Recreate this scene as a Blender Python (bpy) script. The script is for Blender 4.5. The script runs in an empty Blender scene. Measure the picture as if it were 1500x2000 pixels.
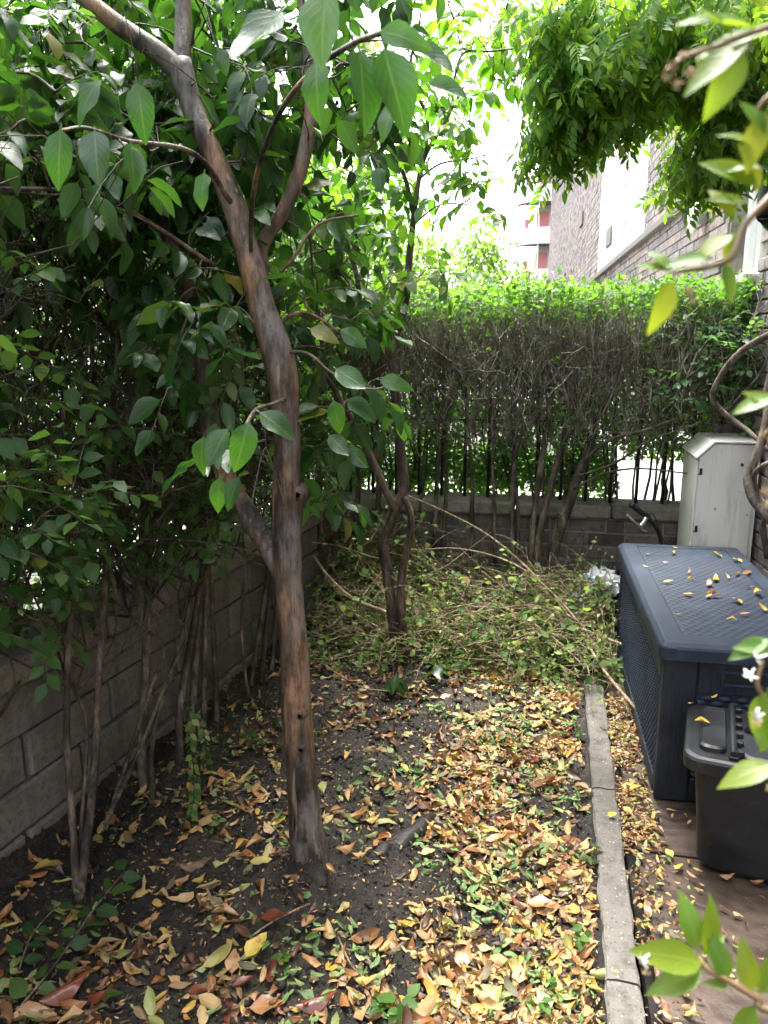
import bpy, math, random
import numpy as np
from mathutils import Matrix, Vector
random.seed(7); rng = np.random.default_rng(7)
scene = bpy.context.scene
COL = scene.collection

# ------------------------------------------------------------------ camera, sky, sun, exposure
EYE = np.array([0.0, 0.0, 1.6]); PITCH = math.radians(11.7); YAW = math.radians(12.0)
cam_d = bpy.data.cameras.new('camera'); cam = bpy.data.objects.new('camera', cam_d); COL.objects.link(cam)
cam.location = EYE; cam.rotation_euler = (math.pi/2 - PITCH, 0, YAW)
cam_d.sensor_fit = 'VERTICAL'; cam_d.sensor_height = 36; cam_d.lens = 27
cam_d.clip_start = 0.02; cam_d.clip_end = 2000
cam_d.dof.use_dof = True; cam_d.dof.focus_distance = 2.7; cam_d.dof.aperture_fstop = 7.0
scene.camera = cam

SUN_EL, SUN_AZ = math.radians(72), math.radians(-12)      # azimuth from +Y towards +X
world = bpy.data.worlds.new('World'); scene.world = world; world.use_nodes = True
wn = world.node_tree; wn.nodes.clear()
sky = wn.nodes.new('ShaderNodeTexSky'); sky.sky_type = 'NISHITA'; sky.sun_disc = False
sky.sun_elevation = SUN_EL; sky.sun_rotation = SUN_AZ; sky.dust_density = 5.0; sky.air_density = 1.5
hs = wn.nodes.new('ShaderNodeHueSaturation'); hs.inputs['Saturation'].default_value = 0.42
bg = wn.nodes.new('ShaderNodeBackground'); bg.inputs['Strength'].default_value = 0.15
wo = wn.nodes.new('ShaderNodeOutputWorld')
wn.links.new(sky.outputs[0], hs.inputs['Color']); wn.links.new(hs.outputs[0], bg.inputs[0]); wn.links.new(bg.outputs[0], wo.inputs[0])
sun_d = bpy.data.lights.new('sun', 'SUN'); sun_d.energy = 1.5; sun_d.angle = math.radians(28); sun_d.color = (1, .97, .92)
sun = bpy.data.objects.new('sun', sun_d); COL.objects.link(sun)
sdir = Vector((math.sin(SUN_AZ)*math.cos(SUN_EL), math.cos(SUN_AZ)*math.cos(SUN_EL), math.sin(SUN_EL)))
sun.rotation_euler = (-sdir).to_track_quat('-Z', 'Y').to_euler(); sun.location = (0, 0, 20)
scene.view_settings.view_transform = 'Standard'; scene.view_settings.look = 'None'
scene.view_settings.exposure = 3.2; scene.view_settings.gamma = 1.0; scene.view_settings.use_curve_mapping = False
scene.render.engine = 'CYCLES'
cy = scene.cycles
cy.max_bounces = 4; cy.diffuse_bounces = 3; cy.glossy_bounces = 2; cy.transmission_bounces = 4; cy.transparent_max_bounces = 4
cy.use_denoising = True; cy.caustics_reflective = False; cy.caustics_refractive = False

# ------------------------------------------------------------------ geometry helpers
FW = np.array([-math.sin(YAW)*math.cos(PITCH), math.cos(YAW)*math.cos(PITCH), -math.sin(PITCH)])
RT = np.array([math.cos(YAW), math.sin(YAW), 0]); UP = np.cross(RT, FW)
def sight(px, py): return FW + RT*(px-750)/1500. + UP*(1000-py)/1500.
def at(px, py, y):            # survey: sight line meets the plane at depth y
    d = sight(px, py); return EYE + d*(y/d[1])
def atz(px, py, z=0.):        # sight line meets a level plane
    d = sight(px, py); return EYE + d*((z-EYE[2])/d[2])
def atx(px, py, x):
    d = sight(px, py); return EYE + d*(x/d[0])
def atd(px, py, dist):        # point at a straight distance
    d = sight(px, py); return EYE + d/np.linalg.norm(d)*dist
def project(P):
    v = np.asarray(P) - EYE; c = v @ FW
    cc = np.where(c > .05, c, 1e9)
    return 750+1500*(v@RT)/cc, 1000-1500*(v@UP)/cc, c

def nrm(v): 
    v = np.asarray(v, float); return v/np.maximum(np.linalg.norm(v, axis=-1, keepdims=True), 1e-9)
def vnoise(x, y, s=1.0, seed=0):
    x = np.asarray(x)*s; y = np.asarray(y)*s
    return (np.sin(x*1.7+seed*3.1+1.3*np.sin(y*1.1+seed)) + np.sin(y*2.3+seed*1.7+1.1*np.sin(x*1.9+seed*.3)) + .6*np.sin(x*4.1+y*3.7+seed) + .4*np.sin(x*7.3-y*6.1+seed*2.2))/3.0

W = {}
def attach(o, parent):
    if parent is not None:
        o.parent = parent
        o.matrix_parent_inverse = W[parent.name].inverted()
def add(o, M=None):
    COL.objects.link(o)
    W[o.name] = M if M is not None else Matrix.Identity(4)
    if M is not None: o.matrix_basis = M
    return o
def make_mesh(name, V, F, mats, UV=None, smooth=True, fm=None):
    me = bpy.data.meshes.new(name)
    V = np.asarray(V, np.float32)
    if isinstance(F, np.ndarray):
        k = F.shape[1]; n = len(F)
        me.vertices.add(len(V)); me.vertices.foreach_set('co', V.ravel())
        me.loops.add(n*k); me.loops.foreach_set('vertex_index', F.astype(np.int32).ravel())
        me.polygons.add(n); me.polygons.foreach_set('loop_start', np.arange(0, n*k, k, dtype=np.int32))
        me.update(calc_edges=True)
    else:
        me.from_pydata(V.tolist(), [], F)
    if UV is not None:
        ul = me.uv_layers.new(name='UVMap')
        idx = np.empty(len(me.loops), np.int32); me.loops.foreach_get('vertex_index', idx)
        ul.data.foreach_set('uv', np.asarray(UV, np.float32)[idx].ravel())
    for m in (mats if isinstance(mats, (list, tuple)) else [mats]): me.materials.append(m)
    if fm is not None: me.polygons.foreach_set('material_index', np.asarray(fm, np.int32))
    me.polygons.foreach_set('use_smooth', np.full(len(me.polygons), smooth, bool))
    me.validate(); me.update()
    return me
def mobj(name, V, F, mat, parent=None, smooth=True, UV=None, fm=None, origin=None):
    V = np.asarray(V, float)
    if origin is None:
        lo, hi = V.min(0), V.max(0); origin = np.array([(lo[0]+hi[0])/2, (lo[1]+hi[1])/2, lo[2]])
    me = make_mesh(name, V-origin, F, mat, UV, smooth, fm)
    o = bpy.data.objects.new(name, me)
    add(o, Matrix.Translation(Vector(origin))); attach(o, parent)
    return o
def inst(name, me, M, parent=None):
    o = bpy.data.objects.new(name, me); add(o, M); attach(o, parent); return o
def thing(name, label, cat, loc=(0, 0, 0), group=None, kind=None):
    o = bpy.data.objects.new(name, None); o.empty_display_size = .1
    add(o, Matrix.Translation(Vector(loc))); tag(o, label, cat, group, kind); return o
def tag(o, label=None, cat=None, group=None, kind=None):
    if label: o['label'] = label
    if cat: o['category'] = cat
    if group: o['group'] = group
    if kind: o['kind'] = kind
    return o
class MB:
    def __init__(s): s.V = []; s.F = []; s.n = 0
    def add(s, V, F):
        V = np.asarray(V, float); s.V.append(V); n = s.n
        s.F += [tuple(int(i)+n for i in f) for f in F]; s.n += len(V); return s
    def box(s, lo, hi, bev=0.0, M=None):
        V, F = boxmesh(lo, hi, bev)
        if M is not None: V = (np.c_[V, np.ones(len(V))] @ np.array(M).T)[:, :3]
        return s.add(V, F)
    def tube(s, P, R, n=8, cap=True): V, F = tubemesh(P, R, n, cap); return s.add(V, F)
    def build(s, name, mat, parent=None, smooth=False):
        return mobj(name, np.vstack(s.V), s.F, mat, parent, smooth)
def boxmesh(lo, hi, b=0.0):
    lo = np.array(lo, float); hi = np.array(hi, float)
    if b <= 0:
        V = [[(lo, hi)[i][0], (lo, hi)[j][1], (lo, hi)[k][2]] for i in (0, 1) for j in (0, 1) for k in (0, 1)]
        return np.array(V), [(0, 1, 3, 2), (4, 6, 7, 5), (0, 4, 5, 1), (2, 3, 7, 6), (0, 2, 6, 4), (1, 5, 7, 3)]
    V = []; idx = {}
    c = (lo+hi)/2; h = (hi-lo)/2
    for sx in (-1, 1):
        for sy in (-1, 1):
            for sz in (-1, 1):
                for ax in range(3):
                    p = np.array([sx*(h[0]-b), sy*(h[1]-b), sz*(h[2]-b)]); p[ax] = (sx, sy, sz)[ax]*h[ax]
                    idx[sx, sy, sz, ax] = len(V); V.append(c+p)
    F = []
    for ax in range(3):
        a, d = [i for i in range(3) if i != ax]
        for s0 in (-1, 1):
            q = []
            for (u, v) in ((-1, -1), (1, -1), (1, 1), (-1, 1)):
                t = [0, 0, 0]; t[ax] = s0; t[a] = u; t[d] = v; q.append(idx[tuple(t)+(ax,)])
            F.append(q if (s0 > 0) == (ax != 1) else q[::-1])
    for ax in range(3):
        a, d = [i for i in range(3) if i != ax]
        for u in (-1, 1):
            for v in (-1, 1):
                def k(w, g): t = [0, 0, 0]; t[ax] = w; t[a] = u; t[d] = v; return idx[tuple(t)+(g,)]
                F.append([k(-1, a), k(1, a), k(1, d), k(-1, d)])
    for sx in (-1, 1):
        for sy in (-1, 1):
            for sz in (-1, 1): F.append([idx[sx, sy, sz, 0], idx[sx, sy, sz, 1], idx[sx, sy, sz, 2]])
    V = np.array(V)
    out = []
    for f in F:                                  # outward winding
        p = V[f]; nn = np.cross(p[1]-p[0], p[2]-p[0])
        out.append(tuple(f) if nn @ (p.mean(0)-c) > 0 else tuple(f[::-1]))
    return V, out
def smooth_path(P, k=4):
    P = np.asarray(P, float)
    if len(P) < 3: 
        t = np.linspace(0, 1, k+1)[:, None]; return P[0]*(1-t)+P[-1]*t
    Q = np.vstack([2*P[0]-P[1], P, 2*P[-1]-P[-2]]); out = []
    for i in range(1, len(Q)-2):
        for t in np.arange(k)/k:
            a, b, c, d = Q[i-1:i+3]
            out.append(.5*((2*b)+(-a+c)*t+(2*a-5*b+4*c-d)*t*t+(-a+3*b-3*c+d)*t**3))
    out.append(P[-1]); return np.array(out)
def tubemesh(P, R, n=8, cap=True, bump=0.0, seed=0):
    P = np.asarray(P, float); m = len(P); R = np.broadcast_to(np.asarray(R, float), (m,)) if np.ndim(R) == 0 else np.asarray(R, float)
    T = np.gradient(P, axis=0); T = nrm(T)
    a = np.array([0, 0, 1.]) if abs(T[0][2]) < .9 else np.array([1., 0, 0])
    u = nrm(np.cross(T[0], a)); V = []
    ang = np.linspace(0, 2*np.pi, n, endpoint=False)
    for i in range(m):
        u = u - T[i]*(u@T[i]); u = u/max(np.linalg.norm(u), 1e-9); w = np.cross(T[i], u)
        rr = R[i]
        if bump: rr = R[i]*(1+bump*(np.sin(ang*2+seed+i*.35)*.5+np.sin(ang*3+1.7*seed+i*.8)*.35+.5*np.sin(i*.9+seed+ang)))[:, None]
        V.append(P[i]+rr*(np.cos(ang)[:, None]*u+np.sin(ang)[:, None]*w))
    V = np.vstack(V); F = []
    for i in range(m-1):
        for j in range(n):
            F.append((i*n+j, i*n+(j+1) % n, (i+1)*n+(j+1) % n, (i+1)*n+j))
    if cap: F.append(tuple(range(n))[::-1]); F.append(tuple(range((m-1)*n, m*n)))
    return V, F
def bough(P, R, k=5, n=10, bump=.05, seed=0):
    P = np.asarray(P, float); R = np.asarray(R, float)
    Q = smooth_path(P, k); RR = np.interp(np.linspace(0, len(P)-1, len(Q)), np.arange(len(P)), R)
    return Q, RR, tubemesh(Q, RR, n, True, bump, seed)
def twigs_mesh(lines, n=4):
    """lines: list of (points, r0, r1) -> one quad array mesh, quick"""
    Vs, Fs, off = [], [], 0
    groups = {}
    for P, r0, r1 in lines: groups.setdefault(len(P), []).append((P, r0, r1))
    ang = np.linspace(0, 2*np.pi, n, endpoint=False)
    for m, L in groups.items():
        P = np.array([l[0] for l in L], float); r0 = np.array([l[1] for l in L]); r1 = np.array([l[2] for l in L])
        T = nrm(np.gradient(P, axis=1))
        ref = np.where(np.abs(T[..., 2:3]) < .8, np.array([0, 0, 1.]), np.array([1., 0.1, 0]))
        ref = np.broadcast_to(ref[:, :1], T.shape)
        u = nrm(np.cross(T, ref)); w = np.cross(T, u)
        R = r0[:, None]+(r1-r0)[:, None]*np.linspace(0, 1, m)
        V = P[:, :, None, :]+R[:, :, None, None]*(np.cos(ang)[:, None]*u[:, :, None, :]+np.sin(ang)[:, None]*w[:, :, None, :])
        i, j = np.meshgrid(np.arange(m-1), np.arange(n), indexing='ij')
        f = np.stack([i*n+j, i*n+(j+1) % n, (i+1)*n+(j+1) % n, (i+1)*n+j], -1).reshape(-1, 4)
        F = (f[None]+(np.arange(len(L))*m*n)[:, None, None]).reshape(-1, 4)+off
        Vs.append(V.reshape(-1, 3)); Fs.append(F); off += len(L)*m*n
    return np.vstack(Vs), np.vstack(Fs)

# ------------------------------------------------------------------ materials
class NT:
    def __init__(s, name):
        s.m = bpy.data.materials.new(name); s.m.use_nodes = True; s.t = s.m.node_tree; s.t.nodes.clear()
        s.out = s.t.nodes.new('ShaderNodeOutputMaterial')
    def n(s, typ, **kw):
        nd = s.t.nodes.new('ShaderNode'+typ)
        for k, v in kw.items():
            if k.startswith('_'): setattr(nd, k[1:], v); continue
            key = int(k[1:]) if k[0] == 'i' and k[1:].isdigit() else k.replace('__', ' ')
            sk = nd.inputs[key]
            if isinstance(v, bpy.types.NodeSocket): s.t.links.new(v, sk)
            else: sk.default_value = v
        return nd
    def ramp(s, fac, stops, interp='LINEAR'):
        r = s.t.nodes.new('ShaderNodeValToRGB'); r.color_ramp.interpolation = interp
        e = r.color_ramp.elements
        while len(e) < len(stops): e.new(.5)
        for el, (p, c) in zip(e, stops): el.position = p; el.color = (*c, 1) if len(c) == 3 else c
        s.t.links.new(fac, r.inputs[0]); return r.outputs[0]
    def mix(s, a, b, fac, mode='MIX'):
        nd = s.t.nodes.new('ShaderNodeMix'); nd.data_type = 'RGBA'; nd.blend_type = mode
        for sk, v in ((nd.inputs[0], fac), (nd.inputs[6], a), (nd.inputs[7], b)):
            if isinstance(v, bpy.types.NodeSocket): s.t.links.new(v, sk)
            else: sk.default_value = v if not isinstance(v, tuple) or len(v) == 4 else (*v, 1)
        return nd.outputs[2]
    def math(s, op, a, b=0.0):
        nd = s.t.nodes.new('ShaderNodeMath'); nd.operation = op
        for sk, v in ((nd.inputs[0], a), (nd.inputs[1], b)):
            if isinstance(v, bpy.types.NodeSocket): s.t.links.new(v, sk)
            else: sk.default_value = v
        return nd.outputs[0]
    def coord(s, kind='Object', scale=None):
        c = s.n('TexCoord').outputs[kind]
        if kind == 'World': pass
        if scale is None: return c
        return s.n('Mapping', Vector=c, Scale=scale).outputs[0]
    def pos(s, scale=(1, 1, 1)):
        return s.n('Mapping', Vector=s.n('NewGeometry').outputs['Position'], Scale=scale).outputs[0]
    def noise(s, vec, scale, detail=4, rough=.55, out='Fac'):
        return s.n('TexNoise', Vector=vec, Scale=scale, Detail=detail, Roughness=rough).outputs[out]
    def bump(s, h, strength=.3, dist=.01, normal=None):
        kw = dict(Height=h, Strength=strength, Distance=dist)
        if normal is not None: kw['Normal'] = normal
        return s.n('Bump', **kw).outputs[0]
    def rand(s):
        a = s.n('ObjectInfo').outputs['Random']; b = s.n('NewGeometry').outputs['Random Per Island']
        return s.math('FRACT', s.math('ADD', a, b))
    def surf(s, shader): s.t.links.new(shader, s.out.inputs[0]); return s.m
    def principled(s, col, rough=.6, normal=None, spec=.5, metal=0.0, coat=0.0):
        kw = dict(Base__Color=col if not isinstance(col, tuple) else (*col, 1), Roughness=rough, Metallic=metal)
        kw['Specular IOR Level'] = spec
        nd = s.t.nodes.new('ShaderNodeBsdfPrincipled')
        for k, v in kw.items():
            sk = nd.inputs[k.replace('__', ' ')]
            if isinstance(v, bpy.types.NodeSocket): s.t.links.new(v, sk)
            else: sk.default_value = v
        nd.inputs['Coat Weight'].default_value = coat
        if normal is not None: s.t.links.new(normal, nd.inputs['Normal'])
        return nd.outputs[0]

def leaf_mat(name, stops, trans, rough=.35, tw=.35, spec=.5, veins=.25, spots=None, nerve=None):
    """leaf: colour from a per-leaf random, midrib and side nerves, light passing through"""
    t = NT(name); r = t.rand()
    col = t.ramp(r, stops)
    uv = t.n('TexCoord').outputs['UV']; sep = t.n('SeparateXYZ', Vector=uv)
    du = t.math('ABSOLUTE', t.math('SUBTRACT', sep.outputs[0], .5))
    rib = t.n('MapRange', Value=du); rib.inputs['From Min'].default_value = 0.0; rib.inputs['From Max'].default_value = .05
    rib.inputs['To Min'].default_value = 1; rib.inputs['To Max'].default_value = 0
    ph = t.math('SUBTRACT', t.math('MULTIPLY', sep.outputs[1], 42.0), t.math('MULTIPLY', du, 34.0))
    side = t.math('POWER', t.math('ADD', t.math('MULTIPLY', t.math('SINE', ph), .5), .5), 8.0)
    vein = t.math('MAXIMUM', rib.outputs[0], t.math('MULTIPLY', side, .35))
    nz = t.noise(t.coord('Object'), 38, 3)
    col = t.mix(col, t.mix(col, (.55, .55, .55), 1, 'MULTIPLY'), t.math('MULTIPLY', nz, .7))
    col = t.mix(col, nerve or (.22, .28, .08), t.math('MULTIPLY', vein, veins))
    if spots:
        sp = t.n('MapRange', Value=t.noise(t.coord('Object'), 55, 2)); sp.inputs['From Min'].default_value = .6; sp.inputs['From Max'].default_value = .7
        col = t.mix(col, spots, t.math('MULTIPLY', sp.outputs[0], .7))
    bf = t.n('NewGeometry').outputs['Backfacing']
    back = t.mix(col, (.5, .75, .35), .08)
    bmp = t.bump(t.math('ADD', vein, t.math('MULTIPLY', nz, .8)), .25, .002)
    p = t.principled(t.mix(col, back, bf), t.math('ADD', t.math('MULTIPLY', bf, .25), rough), bmp, spec)
    tcol = t.mix(t.ramp(r, trans), (.3, .38, .05), t.math('MULTIPLY', vein, .3))
    tr = t.n('BsdfTranslucent', Color=tcol).outputs[0]
    mx = t.n('MixShader', Fac=tw); t.t.links.new(p, mx.inputs[1]); t.t.links.new(tr, mx.inputs[2])
    return t.surf(mx.outputs[0])
G = lambda *s: s
M = {}
M['camellia'] = leaf_mat('camellia_leaf', [(0, (.01, .042, .01)), (.5, (.016, .064, .013)), (.93, (.03, .095, .016)), (1, (.16, .14, .02))],
                         [(0, (.035, .13, .012)), (1, (.085, .25, .015))], .3, .33, .42)
M['camellia_light'] = leaf_mat('camellia_young_leaf', [(0, (.03, .085, .018)), (.6, (.05, .13, .02)), (.9, (.08, .16, .025)), (1, (.28, .22, .03))],
                         [(0, (.14, .4, .02)), (1, (.3, .56, .03))], .36, .5, .38, spots=(.2, .17, .03))
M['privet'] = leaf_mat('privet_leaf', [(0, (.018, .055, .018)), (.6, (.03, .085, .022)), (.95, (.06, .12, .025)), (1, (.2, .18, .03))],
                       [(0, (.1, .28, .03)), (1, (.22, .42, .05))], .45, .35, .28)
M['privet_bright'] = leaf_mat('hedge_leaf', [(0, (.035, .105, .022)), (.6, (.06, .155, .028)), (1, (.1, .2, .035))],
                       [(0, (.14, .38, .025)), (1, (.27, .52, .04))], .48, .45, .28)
M['shrub'] = leaf_mat('blue_green_leaf', [(0, (.035, .1, .045)), (.6, (.06, .15, .07)), (1, (.12, .22, .09))], [(0, (.15, .38, .06)), (1, (.28, .5, .1))], .42, .4, .4)
M['wisteria'] = leaf_mat('wisteria_leaf', [(0, (.04, .12, .02)), (.7, (.075, .18, .025)), (1, (.17, .27, .03))],
                       [(0, (.15, .4, .02)), (1, (.4, .6, .035))], .5, .48, .28, veins=.15)
M['far_leaf'] = leaf_mat('far_tree_leaf', [(0, (.05, .11, .025)), (1, (.12, .2, .04))], [(0, (.2, .4, .05)), (1, (.35, .55, .08))], .5, .4, .3, veins=0)
M['jasmine'] = leaf_mat('jasmine_leaf', [(0, (.045, .12, .01)), (.6, (.085, .165, .01)), (1, (.16, .19, .012))],
                       [(0, (.2, .38, .01)), (1, (.4, .42, .02))], .35, .42, .35, veins=.3)
M['clipping'] = leaf_mat('clipping_leaf', [(0, (.025, .07, .015)), (.3, (.05, .13, .025)), (.6, (.1, .2, .045)), (.88, (.24, .32, .1)), (.94, (.4, .38, .17)), (1, (.22, .13, .06))],
                       [(0, (.2, .4, .04)), (1, (.4, .5, .1))], .55, .35, .25, veins=.1)
M['litter'] = leaf_mat('fallen_leaf', [(0, (.035, .017, .012)), (.14, (.09, .04, .022)), (.28, (.2, .09, .04)), (.44, (.36, .16, .055)), (.58, (.47, .25, .095)), (.72, (.5, .33, .16)), (.82, (.54, .33, .05)), (.9, (.33, .32, .1)), (1, (.18, .24, .08))],
                       [(0, (.2, .06, .02)), (.5, (.5, .25, .06)), (1, (.3, .4, .08))], .38, .12, .5, spots=(.1, .04, .015), veins=.3, nerve=(.4, .26, .12))
M['green_litter'] = leaf_mat('green_fallen_leaf', [(0, (.07, .15, .04)), (.5, (.14, .24, .08)), (1, (.26, .33, .12))], [(0, (.2, .35, .06)), (1, (.3, .45, .1))], .45, .2, .4, spots=(.2, .16, .05))
M['yellow_leaf'] = leaf_mat('yellow_fallen_leaf', [(0, (.6, .4, .03)), (1, (.62, .47, .1))], [(0, (.5, .35, .05)), (1, (.5, .4, .05))], .4, .15, .5, spots=(.25, .1, .02), nerve=(.6, .5, .2))
M['brown_leaf'] = leaf_mat('brown_fallen_leaf', [(0, (.32, .15, .06)), (1, (.45, .26, .12))], [(0, (.4, .2, .05)), (1, (.4, .2, .05))], .3, .1, .6, spots=(.1, .035, .015), nerve=(.4, .26, .12))
M['red_leaf'] = leaf_mat('red_brown_leaf', [(0, (.1, .02, .012)), (1, (.19, .05, .02))], [(0, (.3, .05, .02)), (1, (.3, .05, .02))], .3, .1, .6, nerve=(.3, .1, .05))

def bark(name, c0, c1, c2, scale=9, bump=.35, rough=.55, moss=None, patch=None, foot=None):
    t = NT(name); n1 = t.noise(t.pos((1, 1, .35)), scale, 8, .65); n2 = t.noise(t.pos((1, 1, .45)), scale*.45, 5, .6)
    n3 = t.noise(t.pos((1, 1, .22)), scale*7, 5, .75)
    col = t.ramp(n1, [(.4, c0), (.5, c1), (.6, c2)])
    col = t.mix(col, tuple(x*.8 for x in c0), t.math('MULTIPLY', t.n('MapRange', Value=n2, From__Min=.52, From__Max=.6).outputs[0], .6))
    if patch:
        col = t.mix(col, patch, t.math('MULTIPLY', t.n('MapRange', Value=t.noise(t.pos((1, 1, .4)), scale*.8, 6, .7), From__Min=.5, From__Max=.6).outputs[0], .75))
        st = t.n('MapRange', Value=t.noise(t.pos((6, 6, .35)), scale*1.1, 4, .6), From__Min=.6, From__Max=.68).outputs[0]
        col = t.mix(col, (.34, .27, .17), t.math('MULTIPLY', st, .7))
    col = t.mix(col, (.25, .23, .22), t.n('MapRange', Value=n3, From__Min=.45, From__Max=.65).outputs[0], 'MULTIPLY')
    if foot is not None:     # damp earth splashed on the foot of the trunk
        z = t.n('SeparateXYZ', Vector=t.n('NewGeometry').outputs['Position']).outputs[2]
        zz = t.math('ADD', z, t.math('MULTIPLY', t.math('SUBTRACT', n1, .5), .25))
        col = t.mix((.02, .016, .014), col, t.n('MapRange', Value=zz, From__Min=foot-.04, From__Max=foot+.02).outputs[0])
    h = t.math('ADD', t.math('MULTIPLY', n3, .7), n1)
    return t.surf(t.principled(col, rough, t.bump(h, bump, .012), .4))
M['camellia_bark'] = bark('camellia_bark', (.026, .022, .02), (.13, .085, .058), (.33, .19, .11), 7, .8, .5, None, (.2, .18, .17), .055)
M['small_bark'] = bark('young_tree_bark', (.035, .027, .021), (.1, .072, .052), (.19, .145, .105), 12, .6)
M['stem'] = bark('hedge_stem_bark', (.035, .027, .021), (.1, .077, .056), (.21, .165, .12), 14, .6, .75)
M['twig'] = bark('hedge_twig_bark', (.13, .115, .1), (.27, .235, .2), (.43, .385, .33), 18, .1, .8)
M['dark_twig'] = bark('shaded_twig_bark', (.03, .023, .018), (.075, .055, .04), (.14, .105, .08), 18, .1, .85)  # darker copy of the hedge twig bark, shade put into the colour
M['pale_twig'] = bark('cut_twig_bark', (.14, .1, .06), (.28, .2, .125), (.42, .33, .21), 20, .1, .75)
M['vine'] = bark('vine_bark', (.06, .045, .035), (.14, .11, .085), (.26, .21, .17), 16, .5, .8)
M['root'] = bark('root_bark', (.012, .01, .01), (.03, .025, .024), (.07, .055, .05), 10, .4, .5)
def plain(name, col, rough=.5, spec=.5, metal=0.0, nb=None, vary=.25, nscale=12):
    t = NT(name); v = t.pos(); n = t.noise(v, nscale, 5, .6)
    c = t.mix(col, tuple(x*(1-vary*1.6) for x in col), n)
    r = t.math('ADD', t.math('MULTIPLY', t.noise(v, nscale*2.2, 3), .25), rough-.12)
    b = t.bump(t.noise(v, nscale*9, 3), nb, .002) if nb else None
    return t.surf(t.principled(c, r, b, spec, metal))

def soil_mat():
    t = NT('damp_soil'); v = t.pos()
    n1 = t.noise(v, 4, 6, .6); n2 = t.noise(v, 60, 5, .7); n3 = t.noise(v, 240, 3, .7)
    col = t.ramp(n1, [(.4, (.011, .009, .008)), (.5, (.022, .017, .014)), (.62, (.045, .034, .026))])
    col = t.mix(col, (.11, .08, .06), t.n('MapRange', Value=n2, From__Min=.6, From__Max=.78).outputs[0])
    moss = t.math('MULTIPLY', t.n('MapRange', Value=t.noise(v, 2.2, 4), From__Min=.53, From__Max=.68).outputs[0], .45)
    col = t.mix(col, (.05, .06, .018), moss)
    b = t.bump(t.math('ADD', n2, t.math('MULTIPLY', n3, .5)), .9, .012)
    return t.surf(t.principled(col, .62, b, .45))
M['soil'] = soil_mat()
M['crumb'] = plain('soil_crumb', (.04, .031, .025), .75, .3, vary=.5, nscale=25)
def concrete(name, c0, c1, spk=True, scale=1.0, rough=.8, stain=None, streak=None):
    t = NT(name); v = t.pos(); n1 = t.noise(v, 3*scale, 6, .6); n2 = t.noise(v, 35*scale, 5, .7)
    col = t.mix(c0, c1, n1); col = t.mix(col, tuple(x*.55 for x in c0), t.n('MapRange', Value=n2, From__Min=.48, From__Max=.7).outputs[0])
    h = n2
    if spk:
        vo = t.n('TexVoronoi', Vector=v, Scale=150*scale); sp = t.n('MapRange', Value=vo.outputs['Distance'], From__Min=.1, From__Max=.35).outputs[0]
        r = t.n('SeparateColor', Color=vo.outputs['Color']).outputs[0]
        pk = t.ramp(r, [(0, (.04, .035, .03)), (.45, (.1, .09, .08)), (.8, (.2, .17, .14)), (1, (.5, .45, .4))])
        col = t.mix(t.mix(col, pk, .95), col, sp); h = t.math('SUBTRACT', n2, sp)
    if stain: col = t.mix(col, stain, t.n('MapRange', Value=t.noise(v, 1.7*scale, 5, .7), From__Min=.5, From__Max=.68).outputs[0])
    if streak: col = t.mix(col, streak, t.math('MULTIPLY', t.n('MapRange', Value=t.noise(t.pos((9, 9, .7)), 2, 4), From__Min=.5, From__Max=.7).outputs[0], .6))
    return t.surf(t.principled(col, rough, t.bump(h, .5, .004), .35))
M['edging'] = concrete('aggregate_concrete', (.095, .088, .078), (.15, .135, .118), True, .62, .8, (.055, .052, .04))
M['coping'] = concrete('weathered_coping', (.17, .15, .125), (.27, .24, .2), True, .6, .85, (.07, .07, .045))
M['block'] = concrete('dark_rendered_block', (.14, .125, .11), (.21, .19, .165), False, 1.2, .85, (.08, .072, .058), (.075, .066, .055))
M['mortar'] = concrete('lime_mortar', (.2, .175, .15), (.27, .24, .21), False, 2, .9, (.1, .09, .07))
M['dark_mortar'] = concrete('dirty_mortar', (.09, .078, .066), (.14, .12, .1), False, 2, .9, (.05, .05, .035))
M['pavement'] = concrete('street_pavement', (.3, .29, .27), (.38, .36, .33), False, 1, .85)
M['asphalt'] = concrete('street_asphalt', (.055, .054, .052), (.08, .078, .075), False, 1, .9)
def brick_mat(name, stops, bumpy=.6):
    t = NT(name); v = t.pos(); r = t.rand(); col = t.ramp(r, stops); n = t.noise(v, 22, 5, .7); n2 = t.noise(v, 90, 3, .7)
    col = t.mix(col, (.28, .26, .25), t.math('MULTIPLY', t.n('MapRange', Value=n, From__Min=.4, From__Max=.7).outputs[0], .85), 'MULTIPLY')
    return t.surf(t.principled(col, .85, t.bump(t.math('ADD', n, n2), bumpy, .004), .3))
M['brick'] = brick_mat('stock_brick', [(0, (.14, .118, .118)), (.3, (.2, .168, .165)), (.55, (.25, .212, .207)), (.8, (.29, .235, .21)), (1, (.34, .255, .215))])
M['dark_brick'] = brick_mat('grimy_brick', [(0, (.075, .066, .06)), (.5, (.125, .108, .097)), (.85, (.16, .135, .118)), (1, (.21, .17, .15))])
M['white_brick'] = brick_mat('whitewashed_brick', [(0, (.62, .6, .58)), (1, (.74, .72, .7))])
M['white_paint'] = plain('white_paint', (.74, .73, .7), .5, .4, vary=.1, nscale=6)
M['band'] = concrete('dark_string_course', (.1, .09, .08), (.16, .145, .13), False, 2)
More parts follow.
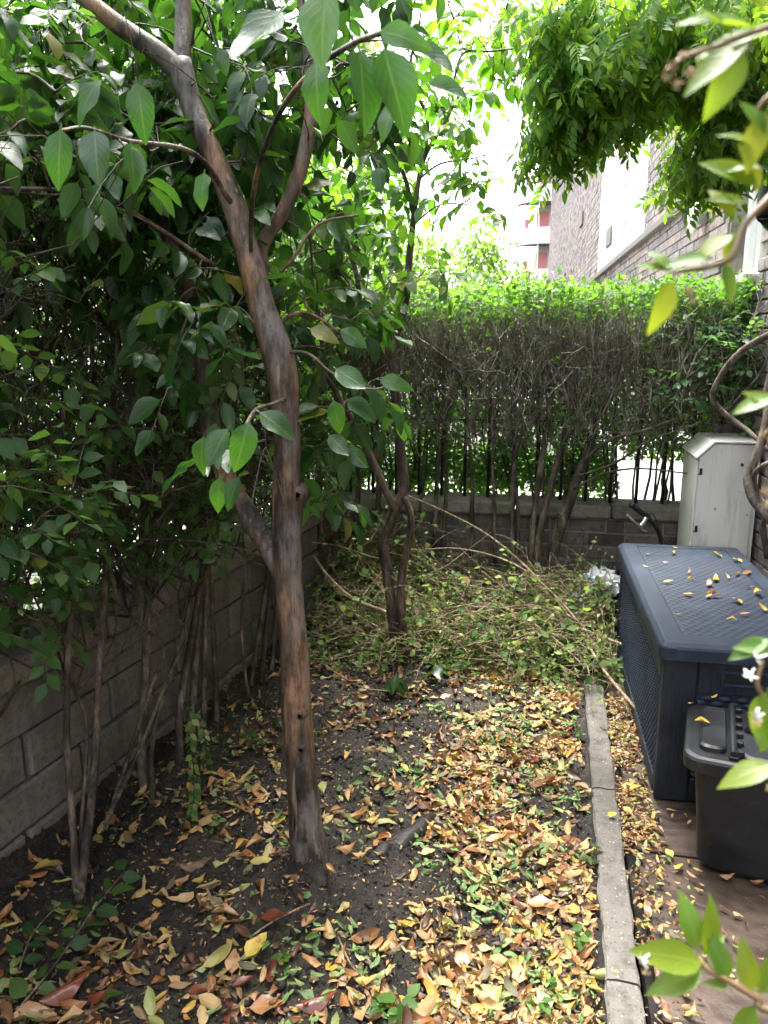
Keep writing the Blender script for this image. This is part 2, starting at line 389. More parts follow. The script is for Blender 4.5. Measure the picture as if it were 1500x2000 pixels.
def slab_mat():
    t = NT('wet_sandstone'); v = t.pos(); w = t.n('TexWave', Vector=t.n('Mapping', Vector=v, Rotation=(0, 0, .25)).outputs[0], Scale=5, Distortion=9, Detail=4, Detail__Scale=1.4, _bands_direction='Y').outputs['Fac']
    n = t.noise(v, 5, 6, .6); n2 = t.noise(v, 70, 4, .7)
    col = t.ramp(n, [(.38, (.022, .016, .013)), (.5, (.048, .033, .025)), (.64, (.085, .058, .043))])
    col = t.mix(col, (.1, .07, .052), t.math('MULTIPLY', w, .35)); col = t.mix(col, (.03, .024, .02), t.n('MapRange', Value=n2, From__Min=.58, From__Max=.75).outputs[0])
    rg = t.math('ADD', t.math('MULTIPLY', n, .5), .22)
    return t.surf(t.principled(col, rg, t.bump(t.math('ADD', t.math('MULTIPLY', w, .6), n2), .35, .006), .3))
M['flagstone'] = slab_mat()
M['iron'] = plain('black_iron', (.02, .02, .021), .5, .5, .2, .3)
def plastic(name, c, rough=.38, grain=None):
    t = NT(name); v = t.pos(); n = t.noise(v, 7, 5, .6); d = t.noise(v, 40, 4, .7)
    col = t.mix(c, tuple(x*1.7+.006 for x in c), t.n('MapRange', Value=n, From__Min=.45, From__Max=.75).outputs[0])
    col = t.mix(col, (.14, .125, .1), t.math('MULTIPLY', t.n('MapRange', Value=d, From__Min=.6, From__Max=.8).outputs[0], .3))
    b = None
    if grain: b = t.bump(t.noise(t.pos(grain), 3.0, 5, .7), .9, .008)
    return t.surf(t.principled(col, t.math('ADD', t.math('MULTIPLY', n, .3), rough-.12), b, .32))
M['chest'] = plastic('blue_grey_resin', (.014, .022, .038), .58)
M['chest_grain'] = plastic('wood_grain_resin', (.015, .019, .027), .5, (26, 26, 1.6))
M['chest_grain_y'] = plastic('long_grain_resin', (.018, .024, .035), .5, (26, 1.6, 26))
M['bin'] = plastic('black_polypropylene', (.011, .012, .014), .36)
M['rubber'] = plain('black_rubber', (.016, .016, .017), .6, .4, vary=.3)
M['steel'] = plain('brushed_steel', (.55, .56, .58), .32, .5, 1.0, vary=.1)
M['cabinet'] = plain('grey_cream_paint', (.62, .6, .58), .5, .4, vary=.12, nscale=3)
def grimy(name, c):
    t = NT(name); v = t.pos(); n = t.noise(v, 3, 5); col = t.mix(c, tuple(x*.82 for x in c), n)
    col = t.mix(col, (.3, .26, .2), t.math('MULTIPLY', t.n('MapRange', Value=t.noise(t.pos((7, 7, .8)), 2.2, 5, .7), From__Min=.52, From__Max=.7).outputs[0], .55))
    col = t.mix(col, (.08, .065, .05), t.n('MapRange', Value=t.noise(v, 30, 3, .6), From__Min=.69, From__Max=.73).outputs[0])
    return t.surf(t.principled(col, .5, t.bump(t.noise(v, 60, 3), .15, .002), .4))
M['cabinet'] = grimy('grey_cream_paint', (.76, .73, .68))
M['bag'] = plain('white_polythene', (.74, .75, .77), .28, .5, vary=.08, nscale=30)
M['bag_print'] = plain('blue_print', (.05, .12, .35), .35, .5)
M['petal'] = plain('white_petal', (.8, .78, .72), .5, .3, vary=.05)
M['faded_flower'] = plain('faded_flower', (.5, .36, .2), .7, .2, vary=.4, nscale=60)
M['green_stalk'] = plain('jasmine_stalk', (.2, .13, .06), .5, .4, vary=.4, nscale=40)
M['glass'] = plain('dim_glass', (.5, .49, .47), .12, .6, vary=.2)
M['balcony_white'] = plain('balcony_white', (.5, .48, .47), .6, .3, vary=.05, nscale=2)
M['balcony_red'] = plain('balcony_red', (.45, .17, .16), .6, .3, vary=.1, nscale=2)  # red washed out, distant haze put into the colour
M['balcony_soffit'] = plain('balcony_soffit', (.13, .085, .07), .7, .3, vary=.1, nscale=2)
M['cut_wood'] = plain('fresh_cut_wood', (.6, .5, .36), .7, .2, vary=.15)

# ------------------------------------------------------------------ leaves
def leaf_tpl(nseg=6, width=.45, tip=.75, fold=.25, curl=.25, twist=0., wav=0., seed=0, petiole=.1):
    """leaf of length 1 along +Y, face towards +Z; two strips hinged on the midrib"""
    r = np.random.default_rng(abs(seed)); V = []; UV = []
    ts = np.linspace(0, 1, nseg+1)
    for i, t in enumerate(ts):
        w = width*.5*(math.sin(math.pi*min(1, t**.8))**tip)*(1-.25*t)*1.12
        if i == 0: w = .012
        if i == nseg: w = .004
        a = curl*t*t
        y = petiole+(1-petiole)*t*(1-.15*abs(curl)*t); z = -curl*.5*t*t
        for sgn in (-1, 0, 1):
            dz = abs(sgn)*fold*w+wav*w*math.sin(t*9+sgn*2+seed)*abs(sgn)
            x = sgn*w*(1-.1*fold*fold); ca, sa = math.cos(twist*t), math.sin(twist*t)
            V.append([x*ca-dz*sa*1.0, y+.0*a, z+x*sa+dz*ca]); UV.append([.5+.5*sgn, t])
    F = []
    for i in range(nseg):
        for s in (0, 1): a = i*3+s; F.append((a, a+1, a+4, a+3))
    if petiole > 0:
        n = len(V); V += [[-.012, 0, .0], [.012, 0, .0]]; UV += [[.49, 0], [.51, 0]]
        F.append((n, n+1, 2, 0))
    return np.array(V), np.array(F), np.array(UV)
def compound_tpl(pairs=5, seed=0, droop=.5):
    """wisteria leaf: stalk with paired leaflets and one at the end, length 1 along +Y"""
    r = np.random.default_rng(seed); V = []; F = []; UV = []; n = 0
    def put(o, d, nn, s, k):
        nonlocal n
        v, f, u = leaf_tpl(3, .36, .8, .2, r.uniform(.1, .5), r.uniform(-.3, .3), 0, k, .06)
        y = nrm(d); z = nrm(nn-y*(nn@y)); x = np.cross(y, z)
        V.append(o+s*(v[:, :1]*x+v[:, 1:2]*y+v[:, 2:]*z)); F.append(f+n); UV.append(u); n += len(v)
    pt = lambda t: np.array([0, t-.08*droop*t*t, -droop*.5*t*t])
    for i in range(pairs):
        t = .2+.72*i/pairs; o = pt(t); d = nrm(pt(t+.05)-pt(t))
        for s in (-1, 1):
            put(o, nrm(d*.55+np.array([s*.85, 0, 0])+np.array([0, 0, -.35*r.random()-.1])), np.array([s*.2, 0, 1.]), r.uniform(.3, .4), i*2+s)
    put(pt(.93), nrm(pt(1)-pt(.9))+np.array([0, 0, -.2]), np.array([0, 0, 1.]), .4, 99)
    P = np.array([pt(t) for t in np.linspace(0, .93, 5)])
    for a, b in ((np.array([.007, 0, 0]), np.array([-.007, 0, 0])),):
        V.append(np.vstack([P+a, P+b])); UV.append(np.full((10, 2), .5)); F.append(np.array([(i, i+1, i+6, i+5) for i in range(4)])+n); n += 10
    return np.vstack(V), np.vstack(F), np.vstack(UV)
def frames(D, N):
    y = nrm(D); z = nrm(N-y*np.sum(N*y, -1, keepdims=True)); x = np.cross(y, z); return x, y, z
def leafset(parent, tpls, P, D, N, S, mat, name='leaf', rest='foliage', cap=300):
    """the leaves that show largest become objects of their own, all others one joined part"""
    P = np.asarray(P); S = np.asarray(S); n = len(P)
    if n == 0: return
    x, y, z = frames(np.asarray(D), np.asarray(N)); k = rng.integers(0, len(tpls), n)
    u, v, c = project(P); inside = (u > -20) & (u < 1520) & (v > -20) & (v < 2020) & (c > .1)
    size = np.where(inside, S*1500/np.maximum(c, .05), 0); size = np.where(size >= 10, size, 0)
    order = np.argsort(-size); big = order[:cap]; big = big[size[big] > 0]
    mes = [make_mesh(name, *t[:2], mat, t[2]) for t in tpls] if len(big) else []
    for i in big:
        mm = Matrix(((x[i][0]*S[i], y[i][0]*S[i], z[i][0]*S[i], P[i][0]), (x[i][1]*S[i], y[i][1]*S[i], z[i][1]*S[i], P[i][1]), (x[i][2]*S[i], y[i][2]*S[i], z[i][2]*S[i], P[i][2]), (0, 0, 0, 1)))
        inst(name, mes[k[i]], mm, parent)
    mask = np.ones(n, bool); mask[big] = False
    idx = np.where(mask)[0]
    if len(idx) == 0: return
    Vs, Fs, Us, off = [], [], [], 0
    for q, (tv, tf, tu) in enumerate(tpls):
        ii = idx[k[idx] == q]
        if len(ii) == 0: continue
        V = P[ii][:, None]+S[ii][:, None, None]*(tv[None, :, :1]*x[ii][:, None]+tv[None, :, 1:2]*y[ii][:, None]+tv[None, :, 2:]*z[ii][:, None])
        Vs.append(V.reshape(-1, 3)); Fs.append((tf[None]+(np.arange(len(ii))*len(tv))[:, None, None]).reshape(-1, 4)+off)
        Us.append(np.tile(tu, (len(ii), 1))); off += len(ii)*len(tv)
    o = mobj(rest, np.vstack(Vs), np.vstack(Fs), mat, parent, True, np.vstack(Us)); o['kind'] = 'stuff'
    return o
T_CAM = [leaf_tpl(7, w, .72, f, c, t, wv, i) for i, (w, f, c, t, wv) in enumerate([(.48, .3, .25, .15, .14), (.42, .2, .45, -.3, .2), (.5, .5, .15, .4, .1), (.45, .12, .65, .1, .22), (.52, .35, -.25, -.2, .16), (.4, .55, .35, .5, .12), (.5, .2, .3, -.5, .25)])]
T_PRI = [leaf_tpl(3, .56, .7, f, c, t, .05, i) for i, (f, c, t) in enumerate([(.2, .2, .1), (.1, .4, -.2), (.35, .05, .2)])]
T_PRI_N = [leaf_tpl(5, .58, .7, f, c, t, .05, i) for i, (f, c, t) in enumerate([(.2, .2, .1), (.1, .4, -.2), (.35, .05, .2), (.15, .3, .4)])]
T_JAS = [leaf_tpl(7, .38, .85, f, c, t, .06, i) for i, (f, c, t) in enumerate([(.35, .3, .1), (.2, .5, -.2), (.4, .15, .25)])]
def litter_tpl(width, roll, curl, twist, wav, seed, nseg=5, torn=0):
    r = np.random.default_rng(seed); V = []; UV = []
    for i, t in enumerate(np.linspace(0, 1, nseg+1)):
        w = width*.5*(max(math.sin(math.pi*t**.85), 0)**.62)*(1-.18*t)*1.1+.006
        w *= 1+r.uniform(-.22, .12)
        if torn and t > torn: w *= .25+.35*r.random()
        for q in (-1, -.5, 0, .5, 1):
            a = roll*q*(.6+.4*r.random()); rad = w/max(abs(roll), .05)
            x = rad*math.sin(a)*np.sign(roll) if abs(roll) > .05 else q*w; z = abs(rad)*(1-math.cos(a))*(1 if roll > 0 else -1)
            z += wav*w*(math.sin(t*8+q*3+seed)*.5+r.normal(0, .3)); ca, sa = math.cos(twist*(t-.4)), math.sin(twist*(t-.4))
            ph = curl*(t-.3); y = (math.sin(ph)/curl+.3) if abs(curl) > .05 else t
            zc = (1-math.cos(ph))/curl if abs(curl) > .05 else 0
            V.append([x*ca-z*sa, y, z*ca+x*sa+zc]); UV.append([.5+.5*q, t])
    F = [(i*5+k, i*5+k+1, i*5+k+6, i*5+k+5) for i in range(nseg) for k in range(4)]
    return np.array(V), np.array(F), np.array(UV)
T_LIT = [litter_tpl(*p, i+1) for i, p in enumerate([(.5, .9, .6, .5, .25), (.55, 1.7, -.7, -.6, .3), (.46, .5, 1.3, .9, .2), (.55, -1.3, .5, .3, .35), (.42, 2.4, .3, -.4, .2), (.6, .5, -.6, .4, .25), (.55, 1.2, 1.8, -.9, .4), (.5, -.6, -1.2, .7, .3), (.62, 1.9, .9, 1.3, .5)])]
T_LIT += [litter_tpl(.6, 1.1, .8, .6, .5, 21, 5, .55), litter_tpl(.7, 2.2, -.9, -.8, .6, 22, 5, .45), litter_tpl(.5, -1.6, 1.5, 1.2, .6, 23, 5, .65), litter_tpl(.8, .8, .4, .3, .4, 24, 4, .5)]
T_DEB = [leaf_tpl(2, .5, .6, .4, .3, .3, .2, 1, 0), leaf_tpl(2, .3, .6, .2, -.5, .8, .2, 2, 0)]
T_FLAT = [leaf_tpl(6, .48, .8, f, c, t, .25, i) for i, (f, c, t) in enumerate([(.25, -.15, .2), (.4, -.25, -.3), (.15, .12, .3)])]
T_WIS = [compound_tpl(5, i, d) for i, d in enumerate((.4, .7, 1.0))]

def twig_leaves(base, d, length, nleaf, size, droop, rnd=.5, spread=.9):
    """alternate leaves along one twig; returns positions, directions, normals, sizes and the twig line"""
    d = nrm(d); side = nrm(np.cross(d, np.array([0, 0, 1.])+rng.normal(0, .3, 3))); upv = np.cross(side, d)
    pts = [base+d*length*t+np.array([0, 0, -droop*.35*length*t*t]) for t in np.linspace(0, 1, 4)]
    P, D, N, S = [], [], [], []
    for i in range(nleaf):
        t = (i+.7)/nleaf; p = base+d*length*t+np.array([0, 0, -droop*.35*length*t*t])
        s = side if i % 2 else -side
        dd = nrm(d*.55+s*spread*(1-.6*(i == nleaf-1))+np.array([0, 0, -droop])+rng.normal(0, rnd*.35, 3))
        nn = nrm(upv+np.array([0, 0, .7])+rng.normal(0, rnd, 3)*.6)
        P.append(p); D.append(dd); N.append(nn); S.append(size*rng.uniform(.55, 1.2))
    return P, D, N, S, np.array(pts)
def crown(skel, targets, twig_len, nleaf, size, droop, r0, rnd=.5, outward=None):
    """join every target to the nearest point already grown, then set a leafy twig on it"""
    nodes = [np.asarray(p) for p in skel]; arr = np.array(nodes); lines = []; P, D, N, S = [], [], [], []
    dist = np.min(np.linalg.norm(targets[:, None]-arr[None], axis=2), 1) if len(targets) else []
    for i in np.argsort(dist):
        t = targets[i]; dd = np.linalg.norm(arr-t, axis=1); j = int(np.argmin(dd)); b = arr[j]; L = dd[j]
        mid = (b+t)/2+rng.normal(0, .08, 3)*L+np.array([0, 0, .06*L])
        line = smooth_path(np.array([b, mid, t]), 3)
        lines.append((line, max(r0*min(1.5, .35+L*1.6), .0022), .0016))
        arr = np.vstack([arr, line[2:]])
        d = nrm(t-b)*.7+rng.normal(0, .45, 3)
        if outward is not None: d = d+nrm(t-outward)*.5
        p, q, n_, s, tl = twig_leaves(t, d, twig_len*rng.uniform(.6, 1.3), max(2, int(rng.normal(nleaf, 1.4))), size, droop, rnd)
        P += p; D += q; N += n_; S += s; lines.append((tl, .0018, .001))
    return lines, P, D, N, S
def blob(center, rad, n, shell=.35):
    u = nrm(rng.normal(size=(n, 3))); r = shell+(1-shell)*rng.random(n)**.5
    return np.asarray(center)+u*r[:, None]*np.asarray(rad)

# ================================================================== THE SETTING
# distant ground: street level sheet reaching the horizon
mobj('ground', [[-900, 5.35, -.06], [900, 5.35, -.06], [900, 1400, -.06], [-900, 1400, -.06]], [(0, 1, 2, 3)], M['asphalt'], smooth=False)['kind'] = 'structure'
mobj('ground', [[-900, -60, -.06], [-1.95, -60, -.06], [-1.95, 5.35, -.06], [-900, 5.35, -.06]], [(0, 1, 2, 3)], M['asphalt'], smooth=False)['kind'] = 'structure'
b = MB(); b.box((-14, 5.36, -.055), (9, 9.4, .03), .01); b.build('pavement', M['pavement'])['kind'] = 'structure'

# soil bed
def soil_h(x, y):
    h = .018*vnoise(x, y, 2.3, 1)+.011*vnoise(x, y, 7, 2)+.005*vnoise(x, y, 21, 4)
    h = h+.05*np.exp(-(((x+.64)**2+(y-2.0)**2)/.06))+.045*np.exp(-(((x+.66)**2+(y-2.01)**2)/.014))+.04*np.exp(-(((x+.7)**2+(y-3.7)**2)/.06))
    h = h+.05*np.clip((-1.2-x)/.4, 0, 1)*1.0+.05*np.clip((y-4.0)/.7, 0, 1)
    return h*np.clip((.24-x)/.1, .15, 1)
xs = np.linspace(-1.95, .26, 280); ys = np.linspace(-1.2, 4.78, 700)
X, Y = np.meshgrid(xs, ys); Z = soil_h(X, Y)+.005*rng.normal(size=X.shape)+.006*vnoise(X, Y, 47, 3)
i, j = np.meshgrid(np.arange(len(ys)-1), np.arange(len(xs)-1), indexing='ij'); q = i*len(xs)+j
soil = mobj('garden_soil', np.stack([X, Y, Z], -1).reshape(-1, 3), np.stack([q, q+1, q+len(xs)+1, q+len(xs)], -1).reshape(-1, 4), M['soil'])
soil['kind'] = 'structure'
# crumbs of earth lying loose on the bed
ico = np.array([[0, 0, 1], [.9, 0, .1], [.2, .9, -.1], [-.8, .5, .1], [-.7, -.6, 0], [.35, -.85, .1], [0, 0, -.8]])
icf = np.array([(0, 1, 2), (0, 2, 3), (0, 3, 4), (0, 4, 5), (0, 5, 1), (6, 2, 1), (6, 3, 2), (6, 4, 3), (6, 5, 4), (6, 1, 5)])
n = 9000; px_ = rng.uniform(-1.5, .2, n); py_ = 1.0+2.9*rng.random(n)**1.2; s = rng.uniform(.002, .008, n)*(1+1.6*(rng.random(n) > .95))
V = ico[None]*s[:, None, None]*rng.uniform(.6, 1.3, (n, 7, 1)); a = rng.uniform(0, 6.28, n)
V = np.stack([V[..., 0]*np.cos(a)[:, None]-V[..., 1]*np.sin(a)[:, None], V[..., 0]*np.sin(a)[:, None]+V[..., 1]*np.cos(a)[:, None], V[..., 2]*.8], -1)
V += np.stack([px_, py_, soil_h(px_, py_)+s*.3], -1)[:, None]
o = mobj('soil_crumbs', V.reshape(-1, 3), (icf[None]+(np.arange(n)*7)[:, None, None]).reshape(-1, 3), M['crumb'], soil); o['kind'] = 'stuff'

# stone paving on the right
paving = mobj('paving', *boxmesh((.315, -1.2, -.08), (1.6, 4.72, -.03)), M['soil'], smooth=False); paving['kind'] = 'structure'
yy = -1.2; row = 0
for L, cut in ((.62, .8), (.9, .95), (.75, .7), (.62, .98), (.68, .78), (.9, 1.0), (.6, .75), (.8, .9)):
    for x0, x1 in ((.33, cut), (cut, 1.58)):
        b = MB(); dz = random.uniform(-.004, .004)
        b.box((x0+.007, yy+.007, -.029), (x1-.007, yy+L-.007, .006+dz), .006); o = b.build('flagstone', M['flagstone'], paving)
    yy += L
# concrete edging strip
edge = thing('concrete_edging', 'narrow grey concrete edging strip between soil bed and paving', 'edging', (.26, 1.5, -.06))
yy = -1.0
for L in (.92, .9, .94, .91, .98):
    def ex(y): return .2+.0128*(y-1.6)
    nx, ny = 5, 24; V = []; F = []
    tl = random.uniform(-.006, .006); dz0 = random.uniform(-.004, .004)
    prof = [(-.044, -.06), (-.044, .026), (-.038, .033), (-.012, .035), (.014, .035), (.038, .033), (.044, .026), (.044, -.06)]
    for k in range(ny+1):
        y = yy+.004+(L-.008)*k/ny
        for (dx, z) in prof:
            w = 1 if z > 0 else 0
            V.append([ex(y)+.045+dx+w*(.004*vnoise(y*9, dx*40, 1, 3)+.003*random.gauss(0, .5)), y, z+w*(.004*vnoise(y*6, dx*60, 1, 5)+tl*dx*10+dz0)])
    m = len(prof)
    for k in range(ny):
        for q in range(m-1): F.append((k*m+q, k*m+q+1, (k+1)*m+q+1, (k+1)*m+q))
    F.append(tuple(range(m))); F.append(tuple(range(ny*m, ny*m+m))[::-1])
    mobj('edging_stone', V, [f[::-1] for f in F], M['edging'], edge, smooth=False); yy += L

# ---------------------------------------------------------------- boundary walls
def lwx(y): return -1.60+.1*(y-1.85)
lw = thing('boundary_wall', 'low dark rendered block wall under the left hedge', 'wall', (lwx(2), 2, 0))
th = math.atan(.1)
def lwM(y, z=0): return Matrix.Translation((lwx(y), y, z)) @ Matrix.Rotation(-th, 4, 'Z')
b = MB(); b.box((-.235, -3, -.1), (-.022, 3.0, .585), 0, lwM(1.85)); b.build('wall_core', M['dark_mortar'], lw)
zc = -.08
for row in range(4):
    y = -1.1-.22*(row % 2)
    while y < 4.72:
        L = random.uniform(.42, .46); y1 = min(y+L, 4.76)
        if y1-y > .06:
            d = random.uniform(-.012, .008); ym = (y+y1)/2
            b = MB(); b.box((-.12, -(y1-y)/2+.006, 0), (d, (y1-y)/2-.006, .154), .009, lwM(ym, zc)); b.build('block', M['block'], lw)
        y = y1+.002
    zc += .165
y = -1.2
while y < 4.7:
    L = random.uniform(.6, .78); y1 = min(y+L, 4.72); ym = (y+y1)/2
    b = MB(); b.box((-.27, -(y1-y)/2+.004, 0), (.035+random.uniform(-.006, .006), (y1-y)/2-.004, .092), .012, lwM(ym, .586)); b.build('coping_stone', M['coping'], lw); y = y1+.003

BY = 4.8
bw = thing('boundary_wall', 'low dark brick wall with stone coping beneath the black railings', 'wall', (-.1, BY+.1, 0))
b = MB(); b.box((-1.42, BY+.003, -.1), (1.07, BY+.21, .6)); b.build('wall_core', M['mortar'], bw)
bricks = {}
zc = -.09; CH = .086
for row in range(8):
    x = -1.42+.11*(row % 2)-.11; hdr = row % 3 == 1
    while x < 1.06:
        L = .225 if not hdr or random.random() < .5 else .112
        x0, x1 = max(x, -1.415), min(x+L, 1.065)
        if x1-x0 > .05:
            dd = random.uniform(-.004, .004)
            b = MB(); b.box((x0+.005, BY-.005+dd, zc+.006), (x1-.005, BY+.06, zc+CH-.006), .004); b.build('brick', M['dark_brick'], bw)
        x += L
    zc += CH
x = -1.5
while x < 1.05:
    L = random.uniform(.55, .75); x1 = min(x+L, 1.06); b = MB()
    b.box((x+.004, BY-.045+random.uniform(-.005, .005), .603), (x1-.004, BY+.25, .69+random.uniform(-.003, .003)), .014); b.build('coping_stone', M['coping'], bw); x = x1+.002

# railings on the back wall
rl = thing('iron_railings', 'black iron railings standing on the back wall inside the hedge', 'railing', (-.1, BY+.1, .69))
for z in (.78, 1.18, 1.62):
    if z == .78: continue
    b = MB(); b.box((-1.45, BY+.085, z), (1.06, BY+.125, z+.012), .002); b.build('rail', M['iron'], rl)
bar_me = None
x = -1.42
while x < 1.04:
    b = MB(); b.tube([[0, 0, 0], [0, 0, .95]], .0105, 8); b.tube([[0, 0, .945], [0, 0, .965], [0, 0, .985], [0, 0, 1.06]], [.006, .02, .017, .001], 8)
    if bar_me is None: bar_me = make_mesh('bar', np.vstack(b.V), b.F, M['iron'])
    inst('bar', bar_me, Matrix.Translation((x+random.uniform(-.004, .004), BY+.105, .685)), rl); x += .152

# ---------------------------------------------------------------- brick house on the right
def hx(y): return 1.345-.0569*y
ha = math.atan(.0569); HD = Vector((-math.sin(ha), math.cos(ha), 0)); HN = Vector((-math.cos(ha), -math.sin(ha), 0))
house = thing('brick_house', 'long brick house with a dark string course behind the wisteria', 'house', (hx(6)+.3, 6, -.06))
HM = Matrix(((HN.x, HD.x, 0, hx(0)), (HN.y, HD.y, 0, 0), (0, 0, 1, 0), (0, 0, 0, 1)))   # local x = out of the wall, y = along, z up
def hbox(name, lo, hi, mat, parent=house, bev=0): 
    b = MB(); b.box(lo, hi, bev, HM); return b.build(name, mat, parent)
WIN = (4.72, 5.34, 2.03, 3.6)
WH = 7.2; Y0, Y1 = -1.5, 27.0
b = MB()
b.box((-.4, Y0, -.06), (-.014, WIN[0], WH), 0, HM); b.box((-.4, WIN[1], -.06), (-.014, Y1, WH), 0, HM)
b.box((-.4, WIN[0], -.06), (-.014, WIN[1], WIN[2]), 0, HM); b.box((-.4, WIN[0], WIN[3]), (-.014, WIN[1], WH), 0, HM)
b.build('wall', M['mortar'], house)
def brickset(y0, y1, z0, z1, mat, out=0.0, cap=300, nm='brick'):
    C = []; row = 0; z = z0
    while z < z1-.03:
        y = y0-.1125*(row % 2)
        while y < y1:
            a, c = max(y, y0), min(y+.225, y1)
            if c-a > .05 and not (c > WIN[0] and a < WIN[1] and z+.075 > WIN[2] and z < WIN[3]):
                C.append((a+.005, c-.005, z+.005, z+.070, out+random.uniform(-.003, .004)))
            y += .225
        z += .075; row += 1
    C = np.array(C); ctr = np.stack([np.zeros(len(C)), (C[:, 0]+C[:, 1])/2, (C[:, 2]+C[:, 3])/2, np.ones(len(C))], -1) @ np.array(HM).T
    u, v, c = project(ctr[:, :3]); ins = (u > 1060) & (u < 1510) & (v > 250) & (v < 1100) & (c > .2)
    sz = np.where(ins, 1/np.maximum(c, .1), 0); order = np.argsort(-sz)[:cap]; order = [k for k in order if sz[k] > 0]
    for k in order:
        a, c_, z_, zz, d = C[k]; bb = MB(); bb.box((-.05, a, z_), (d, c_, zz), .004, HM); bb.build(nm, mat, house)
    R = np.delete(C, order, 0); V = []
    for xx in (0, 1):
        for yy in (0, 1):
            for zz in (0, 1): V.append(np.stack([R[:, 4] if xx else np.full(len(R), -.03), R[:, yy], R[:, 2+zz]], -1))
    V = np.stack(V, 1).reshape(-1, 3); V = (np.c_[V, np.ones(len(V))] @ np.array(HM).T)[:, :3]
    f = np.array([(4, 6, 7, 5), (0, 4, 5, 1), (2, 3, 7, 6), (0, 2, 6, 4), (1, 5, 7, 3)])[:, ::-1]
    o = mobj('brickwork', V, (f[None]+(np.arange(len(R))*8)[:, None, None]).reshape(-1, 4), mat, house, False); o['kind'] = 'stuff'
brickset(Y0, 8.4, 0, WH, M['brick'], 0, 300)
brickset(8.4, 12.4, 0, 2.66, M['brick'], 0, 0)
brickset(8.4, 12.4, 2.76, WH, M['white_brick'], .012, 0, 'painted_brick')
brickset(12.4, Y1, 0, WH, M['brick'], 0, 0)
hbox('string_course', (-.03, 5.45, 2.68), (.055, Y1, 2.75), M['band'], bev=.008)
hbox('eaves', (-.4, Y0, WH), (.3, Y1, WH+.16), M['white_paint'], bev=.02)
hbox('plinth', (-.03, 5.55, -.05), (.03, 11.5, 1.02), M['white_paint'], bev=.01)
b = MB(); b.box((-4.2, -2.5, -.06), (-.45, -2.1, 5.2)); b.build('added_shade_wall', M['brick'], house)  # wall out of view behind the viewer, added to shade the left side
# window with stepped sill
win = hbox('window', (-.16, WIN[0]+.06, WIN[2]+.06), (-.145, WIN[1]-.06, WIN[3]-.06), M['glass'])
b = MB()
for lo, hi in (((-.19, WIN[0]+.002, WIN[2]+.002), (-.1, WIN[0]+.06, WIN[3]-.002)), ((-.19, WIN[1]-.06, WIN[2]+.002), (-.1, WIN[1]-.002, WIN[3]-.002)), ((-.19, WIN[0]+.06, WIN[3]-.06), (-.1, WIN[1]-.06, WIN[3]-.002)), ((-.19, WIN[0]+.06, WIN[2]+.002), (-.1, WIN[1]-.06, WIN[2]+.06)), ((-.178, WIN[0]+.062, 2.8), (-.11, WIN[1]-.062, 2.84))): b.box(lo, hi, .004, HM)
b.build('window_frame', M['white_paint'], win)
b = MB()
for lo, hi in (((-.098, WIN[0]-.02, WIN[2]-.05), (.07, WIN[1]+.02, WIN[2]+.0)), ((-.05, WIN[0]+.0, WIN[2]-.11), (.05, WIN[1]-.0, WIN[2]-.052)), ((-.05, WIN[0]+.02, WIN[2]-.17), (.034, WIN[1]-.02, WIN[2]-.112))): b.box(lo, hi, .006, HM)
b.build('window_sill', M['white_paint'], win)
# vents and a lamp
for y0, z0 in ((10.9, 3.0), (15.2, 3.9), (19.0, 3.2)):
    v = hbox('air_vent', (-.02, y0, z0), (.03, y0+.5, z0+.22), M['band'])
lampv = (HM @ Vector((.06, 5.95, 2.52))); b = MB(); b.tube([HM @ Vector((.0, 5.95, 2.52)), HM @ Vector((.05, 5.95, 2.52)), HM @ Vector((.07, 5.95, 2.52)), HM @ Vector((.1, 5.95, 2.52))], [.05, .05, .115, .1], 20)
b.build('bulkhead_lamp', M['white_paint'], house, True)
# drainpipe
pp = MB(); q = [HM @ Vector(t) for t in ((.085, 4.33, 5.4), (.085, 4.33, 3.2), (.085, 4.33, 2.36), (.08, 4.34, 2.29), (.03, 4.38, 2.24), (-.03, 4.4, 2.22))]
pp.tube(smooth_path(np.array([list(t) for t in q]), 4), .05, 16); dp = pp.build('drainpipe', M['bin'], house, True)
for z in (2.42, 2.52, 3.4): 
    c = HM @ Vector((.085, 4.33, z)); b = MB(); b.tube([c, c+Vector((0, 0, .05))], .058, 16); b.build('pipe_collar', M['bin'], dp, True)

